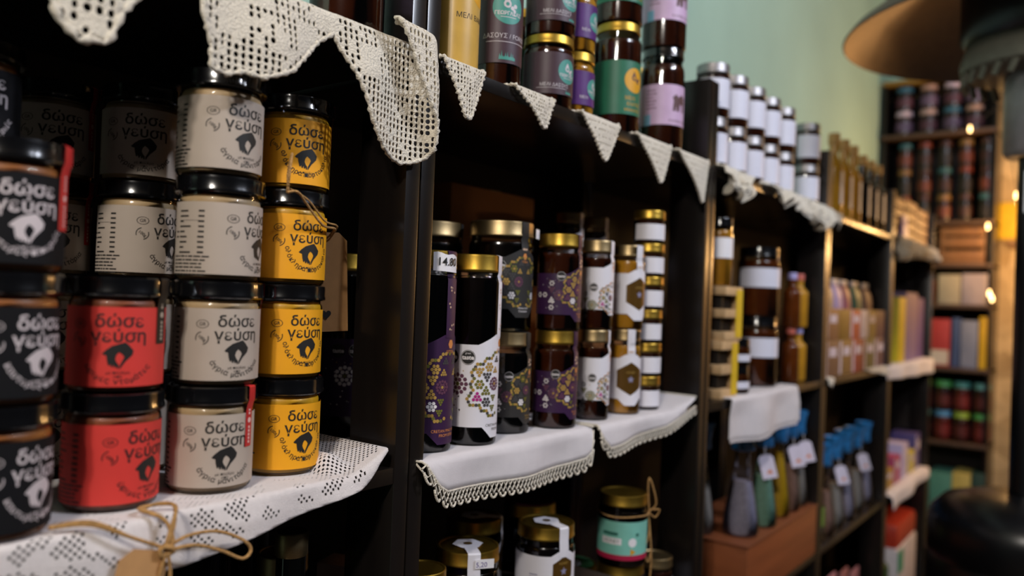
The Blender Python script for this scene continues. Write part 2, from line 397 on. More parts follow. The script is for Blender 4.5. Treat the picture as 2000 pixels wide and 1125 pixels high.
for lev in range(4):
    spread('grey', -.213, .165, lev, (20, 20, -25, 25)[lev], f'greige-labelled spread jar in shade behind the front greige stack, {RANK[lev]} of its stack')
    spread('grey', -.268, .228, lev, 10, f'dim greige-labelled spread jar deep in the corner behind the red jars, {RANK[lev]} there', seal('g', .03, .0045, R_(48)) if lev >= 2 else None, 'dark red seal strip')
    spread('black', -.367, .143, lev, 5, f'charcoal-labelled spread jar behind the front left stack, {RANK[lev]} of the rear ones')

# ------------------------------------------------------------------ crochet and cloth
def drape(x, h, z, rho=.006, yoff=.0, wave=None):
    """point x along the shelf, h below its front edge (negative: lying on the shelf)"""
    w = wave(x, h) if wave else (0, 0)
    if h < 0: y = -h-rho*.2; zz = z+.0022
    else:
        q = min(h/rho, PI/2); y = -rho*math.sin(q)*.8; zz = z+.0022-rho*(1-math.cos(q))-max(0, h-rho*PI/2)
    return (x, y-yoff-w[0], zz+w[1])
def crochet(name, poly, pitch, openfn, dr, m, thick=.0016, seed=1, edge_r=.0018, picot=.35, shear=0.):
    rng = random.Random(seed); xs = [p[0] for p in poly]; hs = [p[1] for p in poly]
    x0, x1, h0, h1 = min(xs), max(xs), min(hs), max(hs); nx = int((x1-x0)/pitch)+1; nh = int((h1-h0)/pitch)+1
    mb = MB(); V = {}
    def vert(i, j):
        if (i, j) not in V:
            V[(i, j)] = len(mb.v); mb.v.append(dr(x0+i*pitch+rng.uniform(-.08, .08)*pitch, h0+j*pitch+rng.uniform(-.08, .08)*pitch))
        return V[(i, j)]
    for i in range(nx):
        for j in range(nh):
            c = (x0+(i+.5)*pitch, h0+(j+.5)*pitch)
            if not inpoly(c, poly): continue
            q = [vert(i, j), vert(i+1, j), vert(i+1, j+1), vert(i, j+1)]
            if openfn(i, j, c, rng):
                s = rng.uniform(.80, .96); cc = [Vector(mb.v[k]) for k in q]; ce = sum(cc, Vector())/4; o = len(mb.v)
                sw = rng.uniform(.62, .95)
                for p in cc:
                    d = (p-ce)*s; mb.v.append(tuple(ce+Vector((d.x*sw, d.y, d.z))))
                for k in range(4):
                    mb.f.append((q[k], q[(k+1) % 4], o+(k+1) % 4, o+k)); mb.m.append(0)
            else: mb.f.append(tuple(q)); mb.m.append(0)
    o = link(name, mb.mesh(name, m, True, 180))
    sub = o.modifiers.new('round', 'SUBSURF'); sub.levels = 1; sub.render_levels = 1
    so = o.modifiers.new('yarn', 'SOLIDIFY'); so.thickness = thick; so.offset = 0
    # edging
    if edge_r:
        pts = []; P = list(poly)+[poly[0]]
        for a, b in zip(P, P[1:]):
            L = math.hypot(b[0]-a[0], b[1]-a[1]); n = max(1, int(L/(pitch*.45)))
            for k in range(n): pts.append((a[0]+(b[0]-a[0])*k/n, a[1]+(b[1]-a[1])*k/n))
        P3 = []
        for k, p in enumerate(pts):
            b = Vector(dr(*p)); P3.append(b+Vector((0, -.0006 if k % 2 else .0006, 0)))
        P3.append(P3[0]); eb = MB(); eb.tube(P3, [edge_r*(1+picot*math.sin(k*1.9)+rng.uniform(-.15, .15)) for k in range(len(P3))], 7)
        e = link('crochet_edging', eb.mesh('crochet_edging', m, True, 180), o)
    return o
def cloth(name, x0, x1, hback, hem, z, m, wave=None, nx=70, nh=26, yoff=0., thick=.0012, skip=None, trim=None, lift=None):
    """hem: function x -> h of the hem; back edge at -hback"""
    mb = MB(); idx = {}
    for i in range(nx+1):
        x = x0+(x1-x0)*i/nx; hb = hback(x) if callable(hback) else hback
        for j in range(nh+1):
            h = -hb+(hem(x)+hb)*j/nh; p = list(drape(x, h, z, .005, yoff, wave))
            if lift: p[2] += lift(x, h)
            idx[(i, j)] = len(mb.v); mb.v.append(tuple(p))
    for i in range(nx):
        for j in range(nh):
            q = (idx[(i, j)], idx[(i, j+1)], idx[(i+1, j+1)], idx[(i+1, j)])
            mb.f.append(q); mb.m.append(0)
    o = link(name, mb.mesh(name, m, True, 180))
    so = o.modifiers.new('thickness', 'SOLIDIFY'); so.thickness = thick; so.offset = 0
    if trim:
        tr, ht, pit = trim; tb = MB(); n = int((x1-x0)/pit)
        def tp(x, h): 
            x = min(max(x, x0), x1); return Vector(drape(x, hem(x)+h, z, .005, yoff, wave))
        for a, b, ph in ((0, ht*.8, 0), (ht*.8, 0, 0)):
            tb.tube([tp(x0+(k)*pit*.5, (a if k % 2 == 0 else b)) for k in range(2*n+1)], pit*.085, 6)
        for lv in (.0006,):
            tb.tube([tp(x0+k*pit*.25, lv) for k in range(4*n+1)], pit*.10, 6)
        for k in range(n):
            pts = [tp(x0+(k+.5)*pit+math.cos(a)*pit*.30, ht*.80-math.sin(a)*-ht*.30) for a in [PI*q/6 for q in range(7)]]
            tb.tube(pts, pit*.10, 6)
        # side edgings
        for xe, sgn in ((x0, -1), (x1, 1)):
            pts = []; m_ = 40
            for k in range(m_+1):
                hb = hback(xe) if callable(hback) else hback
                h = -hb*.6+(hem(xe)+hb*.6)*k/m_; p = Vector(drape(xe, h, z, .005, yoff, wave))
                if lift: p.z += lift(xe, h)
                pts.append(p+Vector((sgn*(.002+.0025*(k % 2)), 0, .0006)))
            tb.tube(pts, .0022, 6)
        link('lace_trim', tb.mesh('lace_trim', tr, True, 180), o)
    return o
H_ = lambda z: ZT+.002-z
# large filet doily, bay 1 top
def dw(x, h):
    t = max(0, min(1, h/.05)) if h > 0 else 0
    return (t*(.006+.005*math.sin(x*62+.8)), 0)
XF, RF = -.013, .0085
def flapdrape(x, h):
    if x <= XF: return drape(x, h, ZT, .006, .0, dw)
    s_ = x-XF; an = min(s_/RF, PI); X = XF+RF*math.sin(an)-max(0, s_-PI*RF); Y = RF*(1-math.cos(an))+max(0, s_-PI*RF)*.10
    p = drape(XF, h, ZT, .006, .0, dw); lift = .011*max(0, 1-max(h, 0)/.035)*min(1, s_/.02)
    return (X, p[1]-Y-.002*min(1, s_/.01), p[2]+lift)
pol = [(x, H_(z)) for x, z in ((-.262, 1.590), (-.259, 1.559), (-.251, 1.540), (-.250, 1.521), (-.236, 1.519), (-.222, 1.524), (-.207, 1.522), (-.192, 1.528), (-.178, 1.535), (-.167, 1.547), (-.145, 1.571), (-.128, 1.583), (-.118, 1.568), (-.101, 1.546), (-.092, 1.530), (-.086, 1.515), (-.076, 1.500), (-.066, 1.490), (-.052, 1.482), (-.037, 1.478), (-.022, 1.481), (-.010, 1.486), (.001, 1.497), (.006, 1.512), (.010, 1.525))]
pol += [(.022, .066), (.036, .045), (.050, .022), (.064, .006), (.066, -.004), (.056, -.011), (.030, -.012), (.005, -.014), (-.013, -.022), (-.03, -.032), (-.15, -.035), (-.262, -.03)]
o = crochet('crochet_doily', pol, .0060, lambda i, j, c, r: (((i+1)//4+j//5) % 3 != 0 and r.random() < .78) or (c[1] > .06 and r.random() < .75), flapdrape, CRO, .0018, 4, .0022)
tag(o, 'large cream crochet doily hanging from the top shelf beside the near double upright', 'doily', 'crochet doilies')
pol = [(x, H_(z)) for x, z in ((-.40, 1.60), (-.385, 1.556), (-.371, 1.539), (-.365, 1.524), (-.358, 1.519), (-.352, 1.513), (-.343, 1.516), (-.336, 1.515), (-.331, 1.522), (-.328, 1.531), (-.323, 1.542), (-.316, 1.552), (-.306, 1.565), (-.300, 1.60))]+[(-.30, -.03), (-.40, -.03)]
o = crochet('crochet_doily', pol, .0080, lambda i, j, c, r: r.random() < .6, lambda x, h: drape(x, h, ZT, .006, .0, lambda x, h: (.004+.002*math.sin(x*90), 0)), CRO, .0018, 9, .0026, .5)
tag(o, 'cream crochet doily point hanging at the upper left corner', 'doily', 'crochet doilies')
# bunting triangles
TRI = [((.022, .091), (.060, 1.543), 'nearest the double upright'), ((.149, .233), (.208, 1.562), 'second from the double upright'), ((.300, .402), (.357, 1.545), 'third from the double upright'), ((.458, .573), (.531, 1.538), 'under the green-labelled jar'), ((.600, .722), (.696, 1.527), 'below the pink-labelled jar')]
for q, ((a, b), (tx, tz), wh) in enumerate(TRI):
    ht = H_(tz); po = [(a, -.018), (b, -.018), (b, .004), (b-.2*(b-tx), ht*.35), (tx+.006, ht*.95), (tx, ht), (tx-.006, ht*.95), (a+.45*(tx-a), ht*.45), (a+.06*(tx-a), .006)]
    o = crochet('crochet_triangle', po, .0046, lambda i, j, c, r: (j % 2 == 0 or q < 2) and r.random() < .75, lambda x, h, a=a, b=b: drape(x, h, ZT, .005, .0, lambda x, h: (.003+.0035*max(0, min(1, h/.02))*math.cos((x-(a+b)/2)/(b-a)*5), 0)), CRO, .0019, 20+q, .0021, .5)
    tag(o, 'cream crochet triangle over the upper shelf edge, '+wh, 'doily', 'crochet triangles')
# lace cloth bay 1 middle shelf
HEM1 = [(-.74, .045), (-.384, .038), (-.335, .043), (-.253, .046), (-.198, .036), (-.135, .026), (-.074, .0165), (-.045, .004), (-.030, .001)]
def lw(x, h):
    t = max(0, min(1, h/.02)) if h > 0 else 0
    y = t*(.004+.003*math.sin(x*55))
    z = 0
    return (y, z)
def llift(x, h):
    z = 0
    if x > -.085 and h < .012: z += .022*((x+.085)/.055)**1.5*max(0, 1-max(0, h)/.012)
    if x > -.10 and h < -.012: z += .015*max(0, math.sin((x+.10)*85))*min(1, (-h-.012)/.02)
    return z
def lace_cloth():
    pit = .0029; x0, x1 = -.74, -.030; nx = int((x1-x0)/pit); mb = MB(); V = {}
    rng = random.Random(5)
    def hh(i, j): x = x0+i*pit; return x, -.165+j*pit
    def vert(i, j):
        if (i, j) not in V:
            x, h = hh(i, j); hm = interp(HEM1, x); h = min(h, hm); p = list(drape(x, h, ZM, .004, .0, lw)); p[2] += llift(x, h)-.0008; V[(i, j)] = len(mb.v); mb.v.append(tuple(p))
        return V[(i, j)]
    for i in range(nx):
        x = x0+(i+.5)*pit; hm = interp(HEM1, x); nj = int((hm+.165)/pit)+1
        for j in range(nj):
            h = -.165+(j+.5)*pit
            q = [vert(i, j), vert(i, j+1), vert(i+1, j+1), vert(i+1, j)]
            f1 = math.sin(x*120+2*math.sin(h*140))*math.cos(h*150+1.5*math.sin(x*70)); op = False
            if -.034 < h < hm-.008: op = f1 > .16 and (i+j) % 2 == 0
            if x > -.105 and h < -.010: op = (i+j) % 2 == 0
            if op and (i, j) :
                cc = [Vector(mb.v[k]) for k in q]; ce = sum(cc, Vector())/4; o = len(mb.v)
                for p in cc: mb.v.append(tuple(ce+(p-ce)*.82))
                for k in range(4): mb.f.append((q[k], q[(k+1) % 4], o+(k+1) % 4, o+k)); mb.m.append(0)
            else: mb.f.append(tuple(q)); mb.m.append(0)
    o = link('lace_cloth', mb.mesh('lace_cloth', LACE, True, 180))
    so = o.modifiers.new('thickness', 'SOLIDIFY'); so.thickness = .0008; so.offset = 0
    return o
tag(lace_cloth(), 'white lace cloth under the hand-print spread jars, hanging over the shelf edge', 'cloth')
# two white cloths bay 2
HEM2 = [(.010, .006), (.022, .022), (.035, .040), (.050, .049), (.10, .052), (.20, .056), (.30, .055), (.335, .052), (.348, .045), (.356, .012)]
o = cloth('tablecloth', .010, .356, .15, lambda x: interp(HEM2, x)-.010, ZM, LIN, lambda x, h: ((.004+.004*math.sin(x*38+.6)*max(0, min(1, h/.03))) if h > 0 else 0, 0), 90, 26, trim=(CRO, .017, .0150))
tag(o, 'white linen cloth with crochet edging under the tall honey jars', 'cloth')
HEM3 = [(.372, .010), (.385, .028), (.40, .040), (.43, .039), (.48, .034), (.58, .028), (.66, .014), (.71, .003)]
o = cloth('tablecloth', .374, .712, .13, lambda x: interp(HEM3, x)-.004, ZM, LIN, lambda x, h: ((.005+.004*math.sin(x*34)*max(0, min(1, h/.03))) if h > 0 else 0, 0), 80, 24, trim=(CRO, .014, .0150), lift=lambda x, h: (.014*max(0, (x-.62)/.09) if h < .01 and x > .62 else 0))
tag(o, 'white linen cloth with scalloped edging under the white-labelled honey jars', 'cloth')
HEM4 = lambda x: .088+.004*math.sin(x*40)
o = cloth('tablecloth', .868, 1.245, .05, lambda x: interp([(.868, .082), (1.0, .090), (1.245, .082)], x), ZM, LIN, lambda x, h: ((.006+.008*math.sin(x*26)*min(1, h/.04)) if h > 0 else 0, 0), 60, 22, trim=(LIN, .006, .012))
tag(o, 'plain white cloth hanging in front of the blue-capped bottles', 'cloth')
o = cloth('tablecloth', 2.19, 2.975, .10, lambda x: interp([(2.19, .045), (2.6, .055), (2.975, .06)], x), ZM, LIN, lambda x, h: ((.008+.006*math.sin(x*22)*min(1, h/.03)) if h > 0 else 0, 0), 60, 18)
tag(o, 'white cloth under the purple and yellow boxes in the far unit', 'cloth')
o = cloth('tablecloth', 2.29, 2.96, .12, lambda x: interp([(2.29, .05), (2.4, .055), (2.96, .035)], x), ZL, LIN, lambda x, h: ((.008+.006*math.sin(x*20)*min(1, h/.03)) if h > 0 else 0, 0), 60, 18)
tag(o, 'white cloth on the lower shelf of the far unit under small colourful boxes', 'cloth')
def ruffle(x0, x1, z, hb, hem, seed, label, amp=.016, name='ruffled_doily'):
    rng = random.Random(seed); ph = [rng.uniform(0, 6) for _ in range(4)]
    def wv(x, h):
        t = min(1, abs(h)/.03); a = amp*t
        return (max(-.001, a*(.9+.6*math.sin(x*170+ph[0])+.5*math.sin(x*95+h*120+ph[1]))) if h > -.01 else 0, a*.55*math.sin(x*140+ph[2]+h*60)+(a*.9 if h < .02 else 0))
    n = int((x1-x0)/.0035); mb = MB(); nh = 30
    for i in range(n+1):
        x = x0+(x1-x0)*i/n
        for j in range(nh+1):
            h = -hb+(interp(hem, x)+hb)*j/nh; p = drape(x, h, z, .006, .0, wv)
            mb.v.append((p[0], p[1], max(p[2], z+.0015) if h < 0 else p[2]))
    for i in range(n):
        for j in range(nh):
            if (i+j*2) % 3 == 0 and rng.random() < .25: continue
            mb.f.append((i*(nh+1)+j, i*(nh+1)+j+1, (i+1)*(nh+1)+j+1, (i+1)*(nh+1)+j)); mb.m.append(0)
    o = link(name, mb.mesh(name, CRO, True, 180)); so = o.modifiers.new('yarn', 'SOLIDIFY'); so.thickness = .002; so.offset = 0
    return tag(o, label, 'doily', 'ruffled doilies')
ruffle(.774, .93, ZT, .018, [(.774, .045), (.82, .05), (.87, .055), (.93, .012)], 1, 'ruffled cream doily bunched over the shelf edge beside the tall black upright')
ruffle(1.03, 1.475, ZT, .016, [(1.03, .012), (1.1, .03), (1.22, .035), (1.30, .05), (1.36, .065), (1.475, .04)], 2, 'ruffled cream doily draped under the far silver-lidded jars')
ruffle(2.275, 2.96, ZT, .02, [(2.275, .08), (2.35, .07), (2.5, .055), (2.96, .04)], 3, 'ruffled cream doily under the wooden boxes of the far unit', .018)
ruffle(1.535, 1.60, ZT, .02, [(1.535, .02), (1.565, .05), (1.60, .01)], 4, 'small crochet tip over the shelf edge below the golden bottles', .004)
ruffle(1.525, 1.575, ZM, .02, [(1.525, .02), (1.55, .03), (1.575, .01)], 5, 'small crochet tip below the stacked colourful boxes', .004)
ruffle(1.96, 2.21, ZM, .02, [(1.96, .01), (2.1, .02), (2.21, .03)], 6, 'narrow crochet strip below the mauve boxes', .004)

# twine bow with kraft tag on the lace cloth
e = empty('twine_bow', (-.28, -.018, 1.150), 0, 'jute twine bow with a kraft tag, lying on the lace cloth edge', 'twine bow')
def bowpts(L): return catmull([Vector(p)-Vector((-.28, -.018, 1.150)) for p in L], 10)
mb = MB()
for d in (0, .0022):
    mb.tube(bowpts([(-.352, .002+d, ZC+.0035), (-.330, -.010, 1.178+d), (-.305, -.020, 1.166), (-.280, -.021+d, 1.153)]), .0014, 7)
    mb.tube(bowpts([(-.280, -.021, 1.152), (-.275+d, -.020, 1.166), (-.268, -.014+d, 1.180), (-.270, .003, 1.1795+d*.3), (-.282, .010-d, ZC+.0035), (-.288+d, .000, 1.1785), (-.277, -.014, 1.172), (-.274, -.020-d, 1.158), (-.280, -.022, 1.150)]), .0014, 7)
mb.tube(bowpts([(-.280, -.022, 1.152), (-.262, -.021, 1.158), (-.236, -.020, 1.156), (-.212, -.020, 1.144), (-.2035, -.020, 1.134), (-.212, -.021, 1.129), (-.232, -.021, 1.140), (-.256, -.022, 1.150), (-.280, -.023, 1.151)]), .0014, 7)
mb.tube(bowpts([(-.284, -.024, 1.155), (-.276, -.025, 1.153), (-.276, -.023, 1.149), (-.284, -.023, 1.149), (-.284, -.024, 1.155)]), .0022, 7)
mb.tube(bowpts([(-.280, -.024, 1.150), (-.284, -.023, 1.135), (-.287, -.022, 1.115)]), .0013, 7)
mb.tube(bowpts([(-.279, -.024, 1.150), (-.276, -.023, 1.137), (-.275, -.022, 1.118)]), .0013, 7)
link('twine', mb.mesh('twine', TWINE, True, 180), e)
def flat_tag(w, h, th, hole, m, ch=.25):
    mb = MB(); out = [(-w/2, -h), (w/2, -h), (w/2, -w*ch), (w/2-w*ch, 0), (-w/2+w*ch, 0), (-w/2, -w*ch)]; v = []
    for y in (0, th): v += [(x, y, z) for x, z in out]
    n = len(out); mb.add(v, [tuple(range(n)), tuple(reversed(range(n, 2*n)))]+[(i, i+n, (i+1) % n+n, (i+1) % n) for i in range(n)])
    return mb
mb = flat_tag(.036, .060, .0008, 0, KRAFT); o = link('kraft_tag', mb.mesh('kraft_tag', KRAFT, False), e, (-.0125, -.0005, .004)); o.rotation_euler = (R_(-6), R_(14), R_(-8)); o['label'] = 'blank brown kraft paper tag'
# kraft tag with heart hanging beside the yellow jars
e = empty('gift_tag', (-.053, .080, 1.412), 0, 'brown kraft gift tag with a black heart hanging beside the yellow jars', 'gift tag')
mb = flat_tag(.040, .105, .0008, 0, KRAFT, .22); t_ = link('tag_card', mb.mesh('tag_card', KRAFT, False), e, (0, 0, .0)); t_.rotation_euler = (0, R_(-3), R_(-22))
mb = MB(); hp = []
for k in range(24):
    t = 2*PI*k/24; hp.append((.00034*16*math.sin(t)**3, -.0012, .00036*(13*math.cos(t)-5*math.cos(2*t)-2*math.cos(3*t)-math.cos(4*t))))
mb.add([(x-.004, y, z-.087) for x, y, z in hp], [tuple(range(24))]); link('heart', mb.mesh('heart', INK, False), t_)
mb = MB(); b0 = Vector((-.053, .080, 1.412))
mb.tube(catmull([Vector(p)-b0 for p in ((-.161, .008, 1.437), (-.150, .008, 1.4385), (-.135, .014, 1.430), (-.110, .021, 1.413), (-.085, .033, 1.412), (-.062, .062, 1.412), (-.053, .0785, 1.408))], 10), .0012, 7)
mb.tube(catmull([Vector(p)-b0 for p in ((-.160, .010, 1.4365), (-.163, .004, 1.452), (-.158, .008, 1.472), (-.154, .018, 1.455), (-.158, .011, 1.4365))], 10), .0012, 7)
mb.tube(catmull([Vector(p)-b0 for p in ((-.158, .009, 1.4405), (-.135, .0115, 1.433), (-.110, .0185, 1.417), (-.085, .0305, 1.415), (-.060, .060, 1.414), (-.053, .0790, 1.404))], 10), .0009, 7)
link('twine', mb.mesh('twine', TWINE, True, 180), e)

# ------------------------------------------------------------------ bay 2 middle: honey jars with floral dots
HDARK = mat('dark_honey', '#0c0604', .15, var=.3, coat=.3)
HBROWN = mat('brown_honey', '#3a1808', .15, var=.2, coat=.3)
HAMB = mat('amber_honey', '#57290b', .15, var=.2, coat=.3)
HGOLD = mat('gold_honey', '#b98524', .25, var=.1, coat=.3)
HPALE = mat('pale_honey', '#c9a04a', .35, var=.08)
PWHITE = mat('pearl_label', '#e6e3ea', .5, var=.02); PPURP = mat('purple_label', '#35173f', .5, var=.05); PGREY = mat('slate_label', '#2c2a29', .55, var=.05)
DOTM = [mat('olive_ink', '#6d6a28', .5), mat('gold_ink', '#b08c44', .5), mat('wine_ink', '#643a50', .5), mat('magenta_ink', '#b0257f', .5), mat('slate_ink', '#454242', .5), mat('orange_ink', '#d88a4a', .5), mat('white_ink', '#e8e2e2', .5), INK]
OL, GO, WI, MA, SL, OR_, WH, BK = range(1, 9)
def hx(cx, cz, r, mi): return P_disc(cx, cz, r, mi, 6, 2)
def flower(cx, cz, d, r, mi, rings=1, cmi=None):
    out = [hx(cx, cz, r, cmi or mi)]
    for q in range(1, rings+1):
        for k in range(6*q):
            a = 2*PI*k/(6*q); out.append(hx(cx+d*q*math.cos(a), cz+d*q*math.sin(a), r, mi))
    return out
def tri(cx, cz, d, r, mi, up=True, n=3):
    out = []
    for row in range(n):
        for k in range(row+1):
            out.append(hx(cx+(k-row/2)*d, cz+(n/2-row-.4)*d*.87*(1 if up else -1), r, mi))
    return out
PATH = [(470, 275), (487, 272), (505, 272), (455, 300), (442, 325), (420, 325), (398, 325), (382, 350), (367, 376), (341, 376), (315, 376), (298, 402), (282, 425), (265, 450), (273, 478), (290, 503), (273, 530), (258, 553), (266, 580), (284, 605), (265, 632), (250, 658), (232, 684), (245, 710), (260, 737), (288, 737), (316, 737), (343, 737), (355, 762), (365, 787), (388, 787), (410, 787), (420, 810), (430, 833), (450, 833), (470, 833), (488, 815)]
def zoom2arc(px, py, r, off=75.):
    x = px/4.685+860; y = py/4.685+640; a = math.asin(max(-.97, min(.97, (x-919)/51)))
    return (a-R_(off))*r, (873-y)/1600+.001
def motif(r, dk, s=1., z0=0., out_mi=(OL, GO, SL), cl=None, off=75.):
    pr = []
    def q(px, py): a, z = zoom2arc(px, py, .031, off); return a*s, z0+z*s
    for i, (px, py) in enumerate(PATH):
        a, z = q(px, py); pr.append(hx(a, z, .0022*s, out_mi[i % len(out_mi)]))
        if abs(a) > .004*s: pr.append(hx(-a, z, .0022*s, out_mi[i % len(out_mi)]))
    c = cl or dict(t1=GO, t2=SL, f1=OL, t3=MA, f2=GO, t4=OL, f3=SL, f4=WI)
    d = .0042*s; rr = .0021*s
    for sg in (1, -1):
        for nm, px, py in (('t1', 335, 445), ('t2', 407, 490), ('t3', 322, 665), ('t4', 400, 612)):
            a, z = q(px, py); pr += tri(sg*a, z, d, rr, c[nm], nm in ('t3', 't4'))
        for nm, px, py, ri in (('f1', 340, 555, 1), ('f2', 425, 402, 1), ('f3', 405, 712, 1), ('f4', 472, 552, 2)):
            a, z = q(px, py)
            if nm == 'f4' and sg < 0: continue
            pr += flower(sg*a, z, d*(1 if ri == 1 else .8), rr*(1 if ri == 1 else .85), c[nm], ri, GO if nm != 'f3' else None)
        for px, py, m_, upq in ((487, 335, SL, True), (478, 430, GO, True), (465, 675, OL, False), (458, 765, OL, False)):
            a, z = q(px, py); pr += tri(sg*a, z, d*.7, rr*.7, m_, upq)
    return pr
def honey_label(name, r, paper, zb, zt, sc, roz_mi, cl, outm, txt, txmi, badge=True, zoff=0., extra=(), small_=False):
    """paper band with a pointed tab below and a strip shoulder above, symmetrical about the seal strip"""
    W2 = r*PI*.97; tab = .0145*sc; cols = [(-W2, zb, zt), (-.035*sc, zb, zt), (-.0276*sc, zb, zt+.0035*sc), (-tab, zb-.013*sc, zt+.010*sc), (-.0095*sc, zb-.013*sc, zt+.0125*sc), (.0095*sc, zb-.013*sc, zt+.0125*sc), (tab, zb-.013*sc, zt+.010*sc), (.0276*sc, zb, zt+.0035*sc), (.035*sc, zb, zt), (W2, zb, zt)]
    pr = motif(r, 0, sc, zoff, outm, cl)
    pr += flower(-.059*sc, zoff+.0725*sc, .0054*sc, .0026*sc, roz_mi, 2, OL)
    if small_:
        pr = pr[:-19]; ax, az = -.0345, zoff+.098*sc; k_ = .0016; fc = WH if paper is not PWHITE else SL; mc = WI if paper is not PWHITE else OL
        pr += [P_disc(ax, az, .0062, BK if paper is not PWHITE else SL, 24, 2), P_text('taste', ax, az, .0050, WH, .02, layer=3), P_ring(ax, az, .0058, .0003, WH, layer=3)]
        for dx, dz in ((-.0125, -.010), (-.0125, -.043), (-.0225, -.026), (-.0320, -.026)):
            for q_ in range(6): pr.append(hx(ax+dx+.0026*math.cos(q_*PI/3), az+dz+.0026*math.sin(q_*PI/3), .0012, fc))
        pr += flower(ax-.002, az-.026, .0030, .0015, mc, 2, GO)
        pr += tri(ax-.0125, az-.019, .0030, .0015, mc, False) + tri(ax-.0125, az-.033, .0030, .0015, fc, True)
    elif badge:
        pr += [P_disc(-.0470*sc, zoff+.104*sc, .0088*sc, BK, 28, 2), P_ring(-.0470*sc, zoff+.104*sc, .0080*sc, .0004*sc, WH, layer=3), P_text('taste', -.0470*sc, zoff+.104*sc, .0072*sc, WH, .03, layer=3), P_text('great', -.0470*sc, zoff+.109*sc, .0032*sc, WH, 0, layer=3)]
        pr += [P_disc(-.0680*sc, zoff+.104*sc, .0088*sc, BK, 28, 2), P_text('taste', -.0680*sc, zoff+.104*sc, .0072*sc, WH, .03, layer=3)]
    rng = random.Random(8)
    for k in range(26): pr.append(hx(rng.uniform(-.085, -.040)*sc, zoff+rng.uniform(.035, .095)*sc, rng.choice((.0005, .0008, .0012))*sc, rng.choice((SL, WH, GO, roz_mi))))
    pr += [P_text(txt[0], 0, zb+.002*sc, .0046*sc, txmi), P_text(txt[1], 0, zb-.003*sc, .0046*sc, txmi)]
    pr += [P_disc(0, zt+.002*sc, .0042*sc, OR_, 6, 2, 1.3), P_text('SITEIA', 0, zt-.0065*sc, .0050*sc, OR_)]
    pr += list(extra)
    return label_mesh(name, r, cols, pr, [paper]+DOTM)
CLP = dict(t1=WI, t2=GO, f1=GO, t3=WI, f2=GO, t4=GO, f3=WH, f4=WI)
CLG = dict(t1=SL, t2=SL, f1=GO, t3=SL, f2=OL, t4=SL, f3=WH, f4=WI)
def honey_strip(r, H, lr, lh, zt, hw, paper, nmr):
    prof = [(.004, H+.0003), (lr*.9, H+.0003), (lr+.0002, H-.001), (lr+.0002, H-lh), (nmr, H-lh-.004), (r+.0002, H-lh-.012), (r+.0003, zt)]
    rng = random.Random(4); pr = []
    for k in range(10):
        x, z, s = rng.uniform(-hw*.7, hw*.7), rng.uniform(.0, H-lh-zt-.02), rng.choice((.0008, .0014)); pr.append(([(x+s*math.cos(q*PI/3), z+s*math.sin(q*PI/3)) for q in range(6)], zt+.004, r+.0003, 1))
    return strip_mesh('seal_strip', prof, hw, [paper, mat('peach_print', '#c9a98f', .5)], 0, pr)
def tall_jar(paper, cl, outm, roz, txmi):
    r, H = .031, .226
    lab = honey_label('paper_label', r, paper, .022, .119, 1., roz, cl, outm, ('CRETAN PINE HONEY', 'FROM SITEIA'), txmi)
    return jar_parts(r, H, .0285, .0300, .021, .196, GOLD, HDARK, .198, lab, honey_strip(r, H, .0300, .021, .128, .0085, paper, .0290))
TALLW = tall_jar(PWHITE, None, (OL, GO, SL), WI, SL)
TALLP = tall_jar(PPURP, CLP, (GO, GO, OL), WH, OR_)
GR = 'honey jars with dotted labels'
place(TALLW, 'honey_jar', (.139, .034, ZC), R_(25), 'tall dark honey jar with white dotted label and gold lid, beside the handwritten price', 'jar', GR)
e = place(TALLP, 'honey_jar', (.066, .042, ZC), R_(8), 'tall dark honey jar with a purple label and handwritten price, against the double upright', 'jar', GR)
# price flag
mb = MB(); v = []; f = []
for k in range(9):
    x = -.014+.033*k/8; y = -.0335+.010*((x)/.02)**2
    v += [(x, y, .203-.0015*k/8), (x, y+.0005, .2235+.001*math.sin(k*1.3)-.003*k/8)]
for k in range(8): f.append((2*k, 2*k+2, 2*k+3, 2*k+1))
mb.add(v, f, 0)
tv, tf = text2d('14.80', .0125, .01)
mb.add([(x+.0025, -.0339+.010*((x+.0025)/.02)**2-.0003, .2092+y) for x, y in tv], tf, 1)
o = link('price_sticker', mb.mesh('price_sticker', [WHITEP, INK], False), e); o.rotation_euler = (0, 0, R_(-24)); o['label'] = 'white price sticker reading 14.80'
place(TALLP, 'honey_jar', (.085, .205, ZM+.0005), R_(70), 'tall honey jar with gold lid standing in shade behind the double upright', 'jar', GR)
# half jars
def half_jar(r, H, lr, lh, paper, cl, outm, roz, txmi, lidm, cont, sc=.72, zt=.078, zb=.022, badge=True, n=40, strip=True, zoff=.004):
    lab = honey_label('paper_label', r, paper, zb, zt, sc, roz, cl, outm, ('Honey with', 'Cinnamon' if paper is PGREY else 'Thyme'), txmi, badge, zoff, (), True)
    st = honey_strip(r, H, lr, lh, zt+.008*sc, .0065, paper, lr*.96) if strip else None
    return jar_parts(r, H, r*.93, lr, lh, H-lh-.014, lidm, cont, H-lh-.008, lab, st, n)
PUR = half_jar(.031, .133, .0298, .0185, PPURP, CLP, (GO, GO, OL), WH, OR_, GOLD, HBROWN)
SLA = half_jar(.0335, .131, .0318, .0185, PGREY, CLG, (GO, OL, GO), WI, GO, PGOLD, HDARK)
BIG = half_jar(.0440, .146, .0440, .0205, PGREY, CLG, (GO, OL, GO), WI, WH, PGOLD, HDARK, .85, .098, .03)
WHI = half_jar(.0255, .133, .0245, .0185, PWHITE, None, (OR_, OL, SL), SL, SL, PGOLD, HBROWN, .60, .092, .030)
place(SLA, 'honey_jar', (.236, .058, ZC), R_(14), 'dark honey jar with slate dotted label, under the wide-lidded jar', 'jar', GR)
